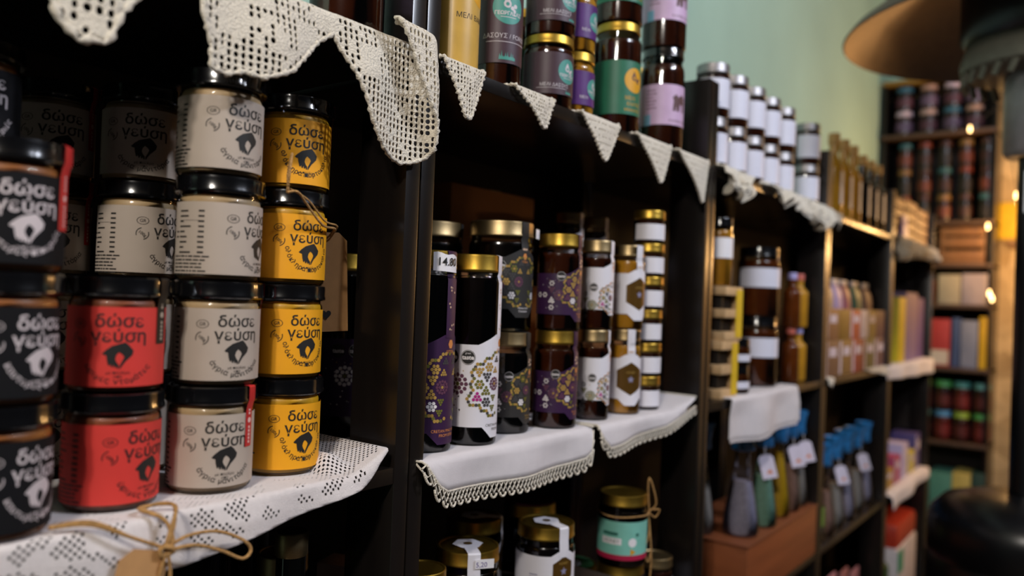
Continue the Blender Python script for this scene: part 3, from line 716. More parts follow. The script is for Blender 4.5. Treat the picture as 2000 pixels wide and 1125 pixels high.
o = place(BIG, 'honey_jar', (.247, .082, ZC+.1312), R_(-6), 'wide-lidded dark honey jar with slate label on top of the slate-labelled jar', 'jar', GR)
mb = MB(); mb.box(.010, .024, -.0462, -.0455, .126, .139, b=0); q_ = link('price_sticker', mb.mesh('price_sticker', WHITEP, False), o, (0, 0, 0), R_(25))
place(BIG, 'honey_jar', (.196, .166, ZM+.1315), R_(30), 'wide gold-lidded honey jar half hidden behind the tall dark jars', 'jar', GR)
place(SLA, 'honey_jar', (.196, .166, ZM+.0005), R_(30), 'dark honey jar hidden behind the tall white-labelled jar', 'jar', GR)
place(PUR, 'honey_jar', (.321, .0355, ZC), R_(8), 'purple-labelled honey jar with bright gold lid, lower of its pair', 'jar', GR)
o = place(PUR, 'honey_jar', (.323, .036, ZC+.1335), R_(12), 'purple-labelled honey jar with bright gold lid, upper of its pair', 'jar', GR)
mb = MB(); mb.box(.004, .018, -.0312, -.0306, .118, .130, b=0); link('price_sticker', mb.mesh('price_sticker', WHITEP, False), o, (0, 0, 0), R_(20))
place(WHI, 'honey_jar', (.425, .038, ZC), R_(18), 'white floral-labelled honey jar, lower one beside the purple jars', 'jar', GR)
place(WHI, 'honey_jar', (.427, .038, ZC+.1335), R_(10), 'white floral-labelled honey jar, upper one beside the purple jars', 'jar', GR)
HEXM = mat('bronze_hexagon', '#6b4d1e', .35, metal=.5)
def hex_label(r, zb, zt, name, hz=None, hr=.021, pa=PWHITE, sc=1., wide=None):
    W2 = r*PI*.97; hz = hz or (zb+zt)/2
    cols = [(-W2, zb, zt), (-.020*sc, zb, zt), (-.009*sc, zb-.010*sc, zt+.006*sc), (.009*sc, zb-.010*sc, zt+.006*sc), (.020*sc, zb, zt), (W2, zb, zt)]
    pr = [P_disc(0, hz, hr, 1, 6, 1, 1., R_(90)), P_poly([(math.cos(R_(90+36*k))*(.006 if k % 2 == 0 else .0026), hz-.001+math.sin(R_(90+36*k))*(.006 if k % 2 == 0 else .0026)) for k in range(10)], 2, 2)]
    pr += [P_text('HONEY', 0, hz+.010, .0045, 3, layer=2)]
    for k in range(5): pr.append(P_rect(-.05*sc, -.05*sc+.012, zb+.006+k*.004, zb+.0075+k*.004, 2))
    return label_mesh(name, r, cols, pr, [pa, HEXM, mat('lavender_ink', '#8f8ca8', .5), mat('gold_ink', '#c99a3a', .5)])
hl = hex_label(.0265, .024, .088, 'paper_label', None, .026)
HEX = jar_parts(.0265, .133, .0250, .0252, .0185, .100, PGOLD, HGOLD, .108, hl, honey_strip(.0265, .133, .0252, .0185, .094, .0065, PWHITE, .0245))
place(HEX, 'honey_jar', (.521, .038, ZC), R_(-36), 'golden honey jar with bronze hexagon on white label, lower of its pair', 'jar', GR)
place(HEX, 'honey_jar', (.524, .038, ZC+.1335), R_(-17), 'golden honey jar with bronze hexagon on white label, upper of its pair', 'jar', GR)
slab = label_mesh('paper_label', .0255, [(-.070, .006, .032), (.070, .006, .032)], [P_rect(.010, .022, .012+.004*k, .0135+.004*k, 1) for k in range(3)], [PWHITE, INK])
SMALL = jar_parts(.0255, .0548, .0240, .0262, .0150, .036, GOLD, HBROWN, .037, slab, None, 32)
for k in range(6):
    place(SMALL, 'small_honey_jar', (.608+(.0, .001, -.001, .001, 0, -.001)[k]-.012, .040, ZC+.055*k), R_((30, 20, 25, 60, 20, 35)[k]), 'small gold-lidded honey jar with white label band, '+('lowest', 'second from bottom', 'third from bottom', 'fourth from bottom', 'second from top', 'topmost')[k]+' of six stacked', 'jar', 'six small honey jars stacked')
# cartons behind
CARD = mat('brown_cardboard', '#9a6230', .8, var=.1, scale=20)
def carton(name, x0, x1, y0, y1, z0, z1, m, label, cat='box', group=None, flap=True):
    e = empty(name, ((x0+x1)/2, (y0+y1)/2, z0), 0, label, cat, group); w, d = (x1-x0)/2, (y1-y0)/2
    mb = MB(); mb.box(-w, w, -d, d, 0, z1-z0, b=.002); link('box_body', mb.mesh('box_body', m, True, 30), e)
    if flap:
        mb = MB(); mb.box(-w*.12, w*.12, -d-.0006, d+.0006, z1-z0-.0004, z1-z0+.0006, b=0); link('sealing_tape', mb.mesh('sealing_tape', mat('tape', '#8a6a40', .3), False), e)
    return e
carton('cardboard_box', .335, .56, .255, .305, ZM, 1.53, CARD, 'flat brown cardboard box standing at the back behind the honey jars')
carton('cardboard_box', .53, .715, .150, .238, ZM, ZM+.20, CARD, 'brown cardboard box behind the small stacked jars, two jars on top')
for x, w in ((.585, 'left'), (.672, 'right')):
    place(WHI, 'honey_jar', (x, .194, ZM+.201), R_(10), f'gold-lidded honey jar on the rear cardboard box, {w} one', 'jar', GR)

# ------------------------------------------------------------------ bay 2 top shelf
ZTc = ZT+.0005
TEAL = mat('teal_logo', '#3f8f84', .5); BRL = mat('aubergine_label', '#3e2530', .5, var=.05); VIO = mat('violet_label', '#4a1668', .5); GRN = mat('forest_green_label', '#1f6a4e', .5); PNK = mat('pink_lilac_label', '#c9a9c9', .5)
GOLDL = mat('ochre_logo', '#d79a12', .5); TXW = mat('soft_white_ink', '#c8c0c4', .5); SEP = mat('sepia_ink', '#5a3c3c', .6)
def logo(cx, cz, r, mi=2, tmi=3, txt='ΓΕΩΡΓΑΚΑΣ'):
    pr = [P_disc(cx, cz, r, mi, 32, 1)]
    dr = [(0, .72), (.14, .45), (.24, .25), (.22, .08), (.1, -.02), (-.05, -.03), (-.2, .05), (-.25, .22), (-.15, .45)]
    pr.append(P_poly([(cx-.1*r+x*r, cz+z*r) for x, z in dr], tmi, 2)); pr.append(P_disc(cx-.1*r, cz+.2*r, .11*r, mi, 12, 3))
    for a, b, q in ((.22, -.02, .13), (.42, .12, .13), (.36, -.16, .1)): pr.append(P_disc(cx+a*r, cz+b*r, q*r, tmi, 10, 2))
    if txt: pr.append(P_text(txt, cx, cz-.35*r, .30*r, tmi, .03, layer=2)); pr.append(P_rect(cx-.5*r, cx+.5*r, cz-.60*r, cz-.56*r, tmi, 2))
    return pr
def trees(cx, cz, w, mi=2):
    pts = [(-.5, 0)]
    for k in range(9): x = -.5+(k+.5)/9; pts += [(x-.03, .30), (x, .55+.35*math.sin(k*2.2)), (x+.03, .30)]
    pts += [(.5, 0)]
    return P_poly([(cx+x*w, cz+z*w*.62) for x, z in pts], mi, 1)
def round_label(r, zb, zt, paper, prints, half=None):
    W2 = half or r*PI*.90
    return label_mesh('paper_label', r, [(-W2, zb, zt), (W2, zb, zt)], prints, [paper, INK, TEAL, TXW, GOLDL, SEP, mat('blue_print', '#7fb0cf', .5)])
GT = 'honey jars on the upper shelf'
lab = round_label(.030, .004, .16, HPALE, [P_text('ΜΕΛΙ ΒΑΜΒΑΚΙΟΥ', .012, .062, .0085, 1), P_disc(.012, .098, .021, 4, 28)])
PALE = jar_parts(.030, .19, .0275, .029, .018, .155, GOLD, HPALE, .168, lab)
place(PALE, 'honey_jar', (.0815, .036, ZTc), R_(4), 'tall jar of pale yellow creamy honey on the upper shelf, next to the upright', 'jar', GT)
lab = round_label(.0285, .030, .155, BRL, logo(0, .098, .0205)+[P_text('ΔΑΣΟΥΣ / FOREST', 0, .063, .0078, 3, .0), P_rect(-.028, .030, .0555, .0562, 3), trees(0, .034, .022)])
FOR = jar_parts(.0285, .19, .0265, .0275, .018, .158, GOLD, HBROWN, .165, lab)
place(FOR, 'honey_jar', (.168, .036, ZTc), R_(-30), 'tall forest honey jar with aubergine label and round teal logo', 'jar', GT)
lab = round_label(.0345, .018, .074, BRL, logo(.024, .050, .0165)+[P_text('ΜΕΛΙ ΔΑΣΟΥΣ', .004, .030, .0062, 3), P_rect(-.022, .022, .0255, .0260, 3), trees(.026, .020, .012)])
MEL = jar_parts(.0345, .0985, .0320, .0345, .0125, .076, GOLD, HBROWN, .082, lab)
for k in range(2):
    place(MEL, 'honey_jar', (.283+.002*k, .041, ZTc+.0988*k), R_(-44), f'squat forest honey jar with aubergine label, {("lower", "upper")[k]} of its pair', 'jar', GT)
lab = round_label(.0305, .020, .068, VIO, logo(.013, .045, .014)+[P_text('ΜΕΛΙ', -.006, .031, .006, 3)])
VIJ = jar_parts(.0305, .0950, .0285, .0300, .0140, .072, GOLD, HGOLD, .080, lab)
for k in range(2):
    place(VIJ, 'honey_jar', (.3515, .044, ZTc+.0953*k), R_(-14), f'small honey jar with violet label, {("lower", "upper")[k]} of its pair', 'jar', GT)
lab = round_label(.0365, .030, .112, GRN, logo(.022, .083, .019, 4, 5, None)+[P_text('ΜΕΛΙ', .014, .055, .008, 4), P_text('ΕΛΑΤΗΣ', .022, .046, .007, 4), P_text('ΜΑΙΝΑΛΟΥ', .020, .037, .006, 4)])
GRJ = jar_parts(.0365, .172, .0325, .0345, .0140, .140, GOLD, HBROWN, .146, lab)
for k in range(2):
    place(GRJ, 'honey_jar', (.4720-.001*k, .042, ZTc+.1723*k), R_(-46), f'large honey jar with green label and ochre emblem, {("lower", "upper")[k]} of its pair', 'jar', GT)
pk = [P_text('FLOWER HONEY', .024, .052, .006, 5)]
pk += [P_poly([(.022+x*.016, .083+z*.016) for x, z in ((-.9, -.9), (-.8, .2), (-.95, .5), (-.5, .9), (-.1, .6), (.3, .95), (.9, .7), (1, .1), (.8, -.2), (.9, -.9), (.5, -.9), (.4, -.2), (.1, -.1), (0, -.9), (-.4, -.9), (-.45, -.3), (-.55, -.9))], 5)]
for k in range(6): pk.append(P_rect(-.040, -.040+(.018, .02, .014, .019, .016, .02)[k], .102-.006*k, .1032-.006*k, 5))
pk.append(P_rect(-.044, -.030, .044, .062, 6))
lab = round_label(.0375, .045, .113, PNK, pk)
PKJ = jar_parts(.0375, .1765, .0335, .0360, .0150, .135, BLID, HBROWN, .148, lab)
for k in range(2):
    place(PKJ, 'honey_jar', (.630, .044, ZTc+.1768*k), R_(-45), f'large honey jar with pink-lilac label and black lid, {("lower", "upper")[k]} of its pair', 'jar', GT)
for x, w in ((.245, 'behind the forest honey jar'), (.350, 'behind the squat pair'), (.455, 'behind the violet pair'), (.565, 'behind the green pair'), (.690, 'behind the pink pair')):
    place(GRJ, 'honey_jar', (x, .140, ZTc), R_(-20), 'large green-labelled honey jar in the second row, '+w, 'jar', GT)
place(PKJ, 'honey_jar', (-.072, .043, ZTc+.003), R_(30), 'pink-labelled honey jar standing on the large crochet doily', 'jar', GT)

# ------------------------------------------------------------------ bay 2 lower shelf (seen from above) and bay 1 lower bottles
RIS = mat('riser_wood', '#2a1a10', .6, var=.2)
mb = MB(); mb.box(.04, .455, .004, .185, ZL, ZL+.203, b=.002); tag(link('display_riser', mb.mesh('display_riser', RIS, True, 30)), 'dark wooden riser below the hexagon-labelled honey jars', 'riser')
mb = MB(); mb.box(.465, .715, .004, .20, ZL, ZL+.090, b=.002); tag(link('display_riser', mb.mesh('display_riser', RIS, True, 30)), 'dark low wooden riser below the mint-labelled jar', 'riser')
ZR = ZL+.2033
def hexlid(r, H, lr, cont, cap):
    lab = hex_label(r, .012, .060, 'paper_label', .040, .0195)
    z = H+.0004
    mb = MB(); mb.add([(.020*math.cos(R_(60*k)), .020*math.sin(R_(60*k)), z) for k in range(6)], [tuple(range(6))], 0)
    mb.add([(.006*math.cos(R_(30*k)), .006*math.sin(R_(30*k)), z+.0003) for k in range(12)], [tuple(range(12))], 1)
    mb.add([(-.008, -.012, z+.0001), (.008, -.012, z+.0001), (.008, -lr*.97, z+.0001), (-.008, -lr*.97, z+.0001)], [(0, 3, 2, 1)], 0)
    v = []; f = []
    for j, (rr, zz) in enumerate(((lr*.97, z), (lr+.0006, H-.0015), (lr+.0006, H-.018), (r+.0006, H-.028), (r+.0006, .058))):
        for k in range(5): q = (-.008+.016*k/4)/rr; v.append((rr*math.sin(q), -rr*math.cos(q), zz))
    for j in range(4):
        for k in range(4): f.append((j*5+k, j*5+k+1, (j+1)*5+k+1, (j+1)*5+k))
    mb.add(v, f, 0); st = mb.mesh('seal_strip', [PWHITE, HEXM], True, 40)
    return jar_parts(r, H, r*.93, lr, .0185, H-.038, cap, cont, H-.026, lab, st)
HXA = hexlid(.0415, .098, .0405, HDARK, GOLD)
GL = 'gold-lidded jars on the lower shelf'
o = place(HXA, 'honey_jar', (.176, .062, ZR), R_(-38), 'gold-lidded jar with white hexagon seal and price 5,20, lower left of the bay', 'jar', GL)
mb = MB(); mb.box(-.002, .022, -.0426, -.0418, .080, .091, b=0); tv, tf = text2d('5,20', .0085, 0)
mb.add([(x+.006, -.0429, .0820+y) for x, y in tv], tf, 1)
q_ = link('price_sticker', mb.mesh('price_sticker', [WHITEP, mat('violet_pen', '#6a5a9a', .5)], False), o, (0, 0, 0), R_(4)); q_['label'] = 'white price sticker reading 5,20'
place(HXA, 'honey_jar', (.334, .050, ZR), R_(-17), 'gold-lidded jar with white label, bronze hexagon and strip seal over the lid', 'jar', GL)
place(HXA, 'honey_jar', (.283, .140, ZR), R_(30), 'dim gold-lidded jar with hexagon seal behind the two front ones', 'jar', GL)
REDTOP = jar_parts(.041, .100, .038, .0405, .0185, .062, GOLD, HDARK, .072, None)
mb = MB(); mb.lathe([(0, .1), (.036, .1), (.036, .1004), (0, .1006)], 32, 0); REDTOP.append(('lid_sticker', mb.mesh('lid_sticker', mat('maroon_sticker', '#4a1020', .4))))
place(REDTOP, 'honey_jar', (.402, .128, ZR), 0, 'gold-rimmed jar with a maroon lid top behind the hexagon-labelled jars', 'jar', GL)
MINT = mat('mint_label', '#7fc4b4', .55); 
lab = label_mesh('paper_label', .0395, [(-.11, .012, .072), (.11, .012, .072)], [P_rect(-.11, .11, .012, .020, 1), P_rect(-.03, .004, .036, .046, 2, 1), P_rect(-.028, -.002, .050, .055, 3, 1), P_disc(.022, .040, .007, 2, 18), P_disc(.022, .025, .006, 4, 3), P_disc(.030, .052, .003, 3, 10), P_text('HONEY', -.013, .041, .008, 3, layer=2)], [MINT, mat('crimson_band', '#b01f45', .5), WHITEP, mat('dark_teal_ink', '#2c6a5c', .5), GOLDL])
MNT = jar_parts(.0395, .112, .037, .0385, .0180, .078, GOLD, HDARK, .084, lab)
o = place(MNT, 'honey_jar', (.546, .044, ZL+.0904+.1055), R_(-68), 'gold-lidded jar with mint green label and crimson band tied with twine', 'jar', GL)
mb = MB(); mb.tube([(.0405*math.cos(a), .0405*math.sin(a), .080+.001*math.sin(3*a)) for a in [2*PI*k/40 for k in range(41)]], .0012, 6)
cx_, cy_ = .036, -.020
for pts in (((0, 0, .080), (.012, -.004, .092), (.006, -.004, .118), (.0, 0, .135), (-.002, 0, .118), (.002, 0, .08)), ((0, 0, .080), (.014, 0, .070), (.020, -.004, .082), (.008, -.004, .084)), ((0, 0, .08), (.001, -.003, .05), (-.006, -.003, .02), (.0, -.003, .0), (.006, -.003, .02), (.001, -.003, .05)), ((0, 0, .08), (.004, -.002, .045), (.008, -.002, .005), (.006, -.002, -.03))):
    mb.tube(catmull([(cx_+p[0], cy_+p[1], p[2]) for p in pts], 8), .0013, 6)
link('twine', mb.mesh('twine', TWINE, True, 180), o, (0, 0, 0), R_(44))
PLN = jar_parts(.0385, .105, .036, .0380, .0180, .066, GOLD, HDARK, .078, None)
place(PLN, 'honey_jar', (.550, .047, ZL+.0902), 0, 'plain dark jar with gold lid under the mint-labelled jar', 'jar', GL)
lab = round_label(.0415, .012, .050, PWHITE, [])
TT = jar_parts(.0415, .082, .039, .0410, .0180, .050, GOLD, HDARK, .058, lab)
mb = MB(); mb.lathe([(0, .0822), (.035, .0822), (.035, .0826), (0, .0828)], 32, 0); mb.lathe([(0, .0829), (.018, .0829), (0, .0831)], 24, 1, -.008, 0); TT.append(('lid_sticker', mb.mesh('lid_sticker', [mat('green_sticker', '#2d5a3c', .4), mat('pale_blue_print', '#b6bfd8', .5)])))
place(TT, 'honey_jar', (.545, .135, ZL+.0902), 0, 'gold-rimmed jar with a green and white lid sticker behind the mint-labelled jar', 'jar', GL)
lab = round_label(.031, .010, .052, PWHITE, [])
place(jar_parts(.031, .085, .029, .0305, .0170, .056, PGOLD, HBROWN, .062, lab), 'honey_jar', (.672, .046, ZL+.0902), R_(20), 'small jar with white label beside the right upright, lower shelf', 'jar', GL)
mb = MB(); 
e = empty('small_carton', (.052, .16, ZR), R_(20), 'small pink-brown carton at the back left of the lower shelf, by the double upright', 'box')
mb.box(-.02, .02, -.02, .02, 0, .085, b=.001); link('box_body', mb.mesh('box_body', mat('pink_brown_card', '#b08a80', .7), True, 30), e)
mb = MB(); mb.box(-.012, .004, -.0206, -.0202, .055, .070, b=0); link('printed_patch', mb.mesh('printed_patch', INK, False), e)
o = place(VIJ, 'honey_jar', (.078, .050, ZR), R_(-5), 'violet-labelled jar with white sticker at the lower left edge of the bay', 'jar', GL)
mb = MB(); mb.box(-.006, .020, -.0318, -.0310, .050, .072, b=0); link('price_sticker', mb.mesh('price_sticker', WHITEP, False), o, (0, 0, 0), R_(-15))
DKB = mat('dark_bottle_glass', '#0a0907', .08, coat=.5)
def bottle_parts(r, H, nr, lr, lh, zsh, lidm, bodym, lab=None, capname='cap'):
    mb = MB(); pr = [(r*.9, 0), (r, .004), (r, zsh)]
    for k in range(1, 8): t = k/8; pr.append((nr+(r-nr)*(.5+.5*math.cos(t*PI)), zsh+(H-lh-zsh)*.55*t))
    pr += [(nr, zsh+(H-lh-zsh)*.6), (nr, H-.004)]; mb.lathe(pr, 32)
    out = [('bottle_body', mb.mesh('bottle_body', bodym))]
    mb = MB(); mb.lathe([(lr*.97, H-lh), (lr, H-lh+.001), (lr, H-.0015), (lr*.93, H), (0, H)], 28); out.append((capname, mb.mesh(capname, lidm)))
    if lab: out.append(('paper_label', lab))
    return out
BT = bottle_parts(.028, .368, .0150, .0165, .024, .21, PGOLD, DKB)
place(BT, 'dark_bottle', (-.084, .080, ZL+.0005), 0, 'tall dark bottle with a narrow gold cap on the lower shelf below the lace cloth', 'bottle')
place(jar_parts(.029, .328, .027, .0275, .021, .28, PGOLD, HDARK, .29, None), 'honey_jar', (-.052, .135, ZL+.0005), 0, 'tall dark jar with wide dull gold lid on the lower shelf below the lace cloth', 'jar')
place(BT, 'dark_bottle', (-.06, .245, ZL+.0005), 0, 'dark bottle at the back of the lower shelf, mostly in shadow', 'bottle')

# ------------------------------------------------------------------ bay 3
wl = label_mesh('paper_label', .0325, [(-.085, .018, .074), (.085, .018, .074)], [P_rect(.010, .030, .030+.006*k, .032+.006*k, 1) for k in range(5)], [mat('cool_white_label', '#dcdcea', .5, var=.02), mat('faint_ink', '#b4b4c4', .5)])
SJ = jar_parts(.0322, .1045, .0300, .0318, .0190, .078, SILV, HBROWN, .080, wl, None, 32)
ST = [(.845, .046, 'nearest the tall black upright'), (.945, .046, 'second from the upright'), (1.045, .046, 'third from the upright'), (1.142, .046, 'fourth from the upright'), (1.245, .046, 'fifth from the upright'), (1.428, .042, 'at the far end of the shelf')]
for x, y, w in ST:
    for k in range(2):
        o = place(SJ, 'white_label_jar', (x+.002*k, y, ZTc+.1047*k), R_((20, 35)[k]), f'silver-lidded jar with white label, {("lower", "upper")[k]} of the pair {w}', 'jar', 'silver-lidded white jars')
        if x < .85 and k == 1:
            mb = MB(); mb.box(-.0, .022, -.034, -.0335, .088, .112, b=0); link('price_sticker', mb.mesh('price_sticker', WHITEP, False), o, (0, 0, 0), R_(35))
place(jar_parts(.031, .215, .029, .030, .02, .18, BLID, HDARK, .19, None, None, 32), 'honey_jar', (.835, .150, ZTc), 0, 'dark-lidded jar behind the silver-lidded jars, next to the upright', 'jar')
wl2 = label_mesh('paper_label', .047, [(-.12, .065, .108), (.12, .065, .108)], [P_rect(.02, .04, .075+.006*k, .077+.006*k, 1) for k in range(4)], [mat('cool_white_label', '#dcdcea', .5), mat('faint_ink', '#b4b4c4', .5)])
BA = jar_parts(.047, .155, .0425, .0445, .022, .118, BLID, HAMB, .125, wl2, None, 36)
for k in range(2):
    o = place(BA, 'amber_honey_jar', (1.171, .060, ZM+.0035+.1555*k), R_(20), f'large black-lidded amber honey jar with white label, {("lower", "upper")[k]} of its pair', 'jar', 'large amber honey jars')
    mb = MB(); mb.box(.006, .028, -.0465, -.0455, .128, .152, b=0); link('price_sticker', mb.mesh('price_sticker', WHITEP, False), o, (0, 0, 0), R_(15))
wl3 = label_mesh('paper_label', .0345, [(-.09, .010, .024), (.09, .010, .024)], [P_rect(.01, .03, .014, .018, 1)], [mat('cool_white_label', '#dcdcea', .5), INK])
FJ = jar_parts(.0345, .055, .032, .0335, .015, .036, BLID, HAMB, .037, wl3, None, 32)
for k in range(2):
    place(FJ, 'small_honey_jar', (.978, .038, ZM+.0035+.0552*k), R_(25), f'flat black-lidded honey jar, {("lower", "upper")[k]} of the two before the large amber jars', 'jar', 'flat honey jars')
PALEW = mat('pale_pine', '#c9a67a', .6, var=.15, scale=20)
def notched(label, x, y, z, w, d, h):
    e = empty('wooden_gift_box', (x, y, z), 0, label, 'wooden box', 'notched wooden boxes')
    mb = MB(); mb.box(-w, w, -d, d, 0, h*.16, b=.001); mb.box(-w, w, -d, d, h*.84, h, b=.001)
    mb.box(-w, w, d*.3, d, h*.16, h*.84, b=.001); mb.box(-w, w, -d, d*.3, h*.42, h*.58, b=.001); mb.box(w*.6, w, -d, d*.3, h*.16, h*.84, b=.001)
    link('box_frame', mb.mesh('box_frame', PALEW, True, 30), e)
    mb = MB(); mb.box(-w*.7, w*.55, -d*.6, d*.25, h*.17, h*.41, b=.001); mb.box(-w*.7, w*.55, -d*.6, d*.25, h*.59, h*.83, b=.001)
    link('dark_insert', mb.mesh('dark_insert', mat('dark_insert', '#120d0a', .5), False), e)
    mb = MB(); mb.box(w*.2, w*.95, -d-.0012, -d-.0002, h*.05, h*.95, b=0); o = link('side_label', mb.mesh('side_label', mat('lemon_label', '#d8b41a', .6), False), e); o['label'] = 'yellow paper side label'
    return e
notched('pale wooden notched box with yellow side label, lower one beside the black upright', .888, .040, ZM+.0005, .040, .032, .112)
notched('pale wooden notched box with yellow side label, upper one carrying a small jar', .895, .040, ZM+.113, .043, .034, .104)
place(jar_parts(.026, .135, .024, .0255, .018, .10, BLID, HGOLD, .11, label_mesh('paper_label', .026, [(-.07, .055, .095), (.07, .055, .095)], [P_rect(.006, .020, .065+.006*k, .067+.006*k, 1) for k in range(3)], [WHITEP, INK]), None, 32), 'honey_jar', (.893, .040, ZM+.2175), R_(20), 'small golden jar with white label standing on the pale wooden boxes', 'jar')
for i, x in enumerate((1.375, 1.432)):
    for k in range(2):
        cm = (mat('coral_cap', '#c8685a', .5), mat('lilac_cap', '#a9a3d8', .5))[(i+k) % 2]
        place(bottle_parts(.021, .133, .0095, .011, .016, .085, cm, HGOLD if i else HAMB), 'syrup_bottle', (x, .048, ZM+.0005+.1335*k), 0, f'small amber bottle with {("coral", "lilac")[(i+k) % 2]} cap, {("lower", "upper")[k]} of the {("nearer", "farther")[i]} pair by the far upright', 'bottle', 'small amber bottles')
# flask bottles on reddish box
e = empty('wooden_chest', (1.238, .10, ZL+.0005), 0, 'reddish-brown wooden box under the blue-capped flask bottles', 'box')
mb = MB(); mb.box(-.238, .238, -.10, .10, 0, .119, b=.004); link('box_body', mb.mesh('box_body', mat('reddish_wood', '#8f4f2c', .45, var=.15, scale=12, aniso=(.3, 1, 3)), True, 30), e)
mb = MB(); mb.box(-.240, .240, -.102, .102, .1195, .1235, b=.001); link('box_lid', mb.mesh('box_lid', mat('reddish_wood_lid', '#7a4326', .5, var=.15, scale=12, aniso=(.3, 1, 3)), True, 30), e)
BLUE = mat('blue_cellophane', '#2f78b4', .25, var=.35, scale=60, coat=.5)
def flask(r, H, cont, lab, x, y, z, tagq=True, a=0, name='flask_bottle', cover=BLUE, fl=.52):
    e = empty(name, (x, y, z), R_(a), lab, 'bottle', 'blue-wrapped flask bottles')
    prof = [(r*.9, 0), (r*1.05, .004), (r*1.05, H*.10), (r*.95, H*.22), (r*.74, H*.40), (r*.54, H*.56), (r*.44, H*.66), (r*.42, H*.90)]
    sm = [(p.x, p.y) for p in catmull([(a, b, 0) for a, b in prof], 4)]
    mb = MB(); mb.lathe(sm, 28); link('glass_bottle', mb.mesh('glass_bottle', GLASS), e)
    mb = MB(); mb.lathe([(max(.001, q-.0018), max(.002, zz)) for q, zz in sm if zz < H*fl], 28); link('contents', mb.mesh('contents', cont), e)
    mb = MB(); n = 36; q = r*.62
    pr = []
    for j, (rr, zz) in enumerate(((.72, .76), (1.05, .78), (.95, .86), (1.05, .93), (1.35, 1.02), (1.2, 1.0), (0, .97))): pr.append((q*rr, H*zz))
    mb.lathe(pr, n)
    mb.v = [(vx*(1+.12*math.sin(9*math.atan2(vy, vx))), vy*(1+.12*math.sin(9*math.atan2(vy, vx))), vz) for vx, vy, vz in mb.v]
    link('blue_wrap', mb.mesh('blue_wrap', cover, True, 80), e)
    if tagq:
        mb = flat_tag(.032, .052, .0006, 0, WHITEP, .2)
        mb.m = [0]*len(mb.f); mb.add([(-.006, -.0006, -.040), (.008, -.0006, -.042), (.004, -.0006, -.032)], [(0, 1, 2)], 1)
        o = link('paper_tag', mb.mesh('paper_tag', [mat('lilac_white_tag', '#d9d0e2', .7), mat('orange_print', '#d9762a', .6)], False), e, (-r*.62, -r*.45, H*.70)); o.rotation_euler = (R_(-12), R_(-14), R_(-62-a))
        mb = MB(); mb.tube(catmull([(-q*.7, -q*.5, H*.79), (-q*.9, -q*.65, H*.765), (-r*.62, -r*.46, H*.698)], 6), .0008, 6); link('tag_string', mb.mesh('tag_string', WHITEP), e)
    return e
LAV = mat('lavender_salt', '#8f8a9c', .6, var=.3, scale=200); GSA = mat('green_salt', '#6f9684', .6, var=.2, scale=200); YSA = mat('mustard_oil', '#b99618', .4); BSA = mat('brown_salt', '#8a6a5c', .6, var=.3, scale=200); GYS = mat('grey_salt', '#8a847e', .6, var=.2, scale=200)
ZK = ZL+.1245
flask(.036, .235, LAV, 'flask bottle of lavender-grey salt with blue wrap, at the near end of the reddish box', 1.085, .050, ZK, False)
flask(.032, .232, GYS, 'dark flask bottle with blue wrap, behind at the near left corner of the reddish box', 1.035, .125, ZK, False)
flask(.031, .230, GSA, 'flask bottle of pale green salt with blue wrap and hanging white tag', 1.188, .040, ZK, True, -10)
flask(.026, .226, YSA, 'flask bottle of mustard yellow oil with blue wrap', 1.295, .040, ZK, False, fl=.70)
flask(.026, .228, BSA, 'flask bottle of brown salt with blue wrap and white tag', 1.372, .040, ZK, True, 8)
flask(.025, .230, GYS, 'flask bottle of grey salt with white tag at the far end of the reddish box', 1.440, .042, ZK, True, 30)

# ------------------------------------------------------------------ bay 4
STOP = mat('wood_stopper', '#c79a5a', .6, var=.2)
blab = label_mesh('paper_label', .027, [(-.026, .035, .125), (.026, .035, .125)], [P_text('HONEY', 0, .09, .010, 1), P_disc(0, .06, .009, 2, 6)], [PWHITE, INK, GOLDL])
LQ = bottle_parts(.0268, .232, .0115, .0155, .030, .135, STOP, HGOLD, blab, 'wooden_stopper')
LQD = bottle_parts(.0268, .222, .0115, .0155, .030, .130, STOP, HDARK, blab, 'wooden_stopper')
for x, kd, w in ((1.665, LQ, 'nearest of the golden bottles'), (1.765, LQ, 'second golden bottle from the upright'), (1.865, LQ, 'third golden bottle from the upright'), (1.975, LQD, 'first dark one after the golden bottles'), (2.075, LQD, 'second dark one after the golden bottles'), (2.170, LQD, 'last dark one before the far upright')):
    place(kd, 'liqueur_bottle', (x, .040, ZTc), R_(28), f'{"golden" if kd is LQ else "dark"} liqueur bottle with white label and wooden stopper, {w}', 'bottle', 'liqueur bottles')
def pack(x0, x1, z0, z1, colr, label, y0=.012, y1=.13, group='colourful boxes', spine=True, name='gift_box'):
    e = empty(name, ((x0+x1)/2, (y0+y1)/2, z0), 0, label, 'box', group); w, d, h = (x1-x0)/2-.001, (y1-y0)/2, z1-z0
    mb = MB(); mb.box(-w, w, -d, d, 0, h, b=.0015); link('box_body', mb.mesh('box_body', mat('card_'+colr.strip('#'), colr, .55, var=.06), True, 30), e)
    if spine:
        mb = MB(); mb.box(-w*.95, -w*.70, -d-.0008, -d-.0001, h*.04, h*.96, b=0); mb.box(-w*.4, w*.6, -d-.0008, -d-.0001, h*.55, h*.8, b=0); link('printed_panel', mb.mesh('printed_panel', mat('pale_panel', '#cfc3cf', .6) if spine is True else mat('panel_'+spine.strip('#'), spine, .6), False), e)
    return e
lowc = (('#6a4b3a', 'tan'), ('#806033', 'ochre'), ('#8f322c', 'red'), ('#5f5a30', 'olive'), ('#5f4049', 'mauve'))
upc = (('#784f34', 'caramel'), ('#7a5a18', 'mustard'), ('#a5422c', 'orange-red'), ('#d6cfe0', 'white'), ('#80692a', 'khaki'), ('#5c3842', 'plum'))
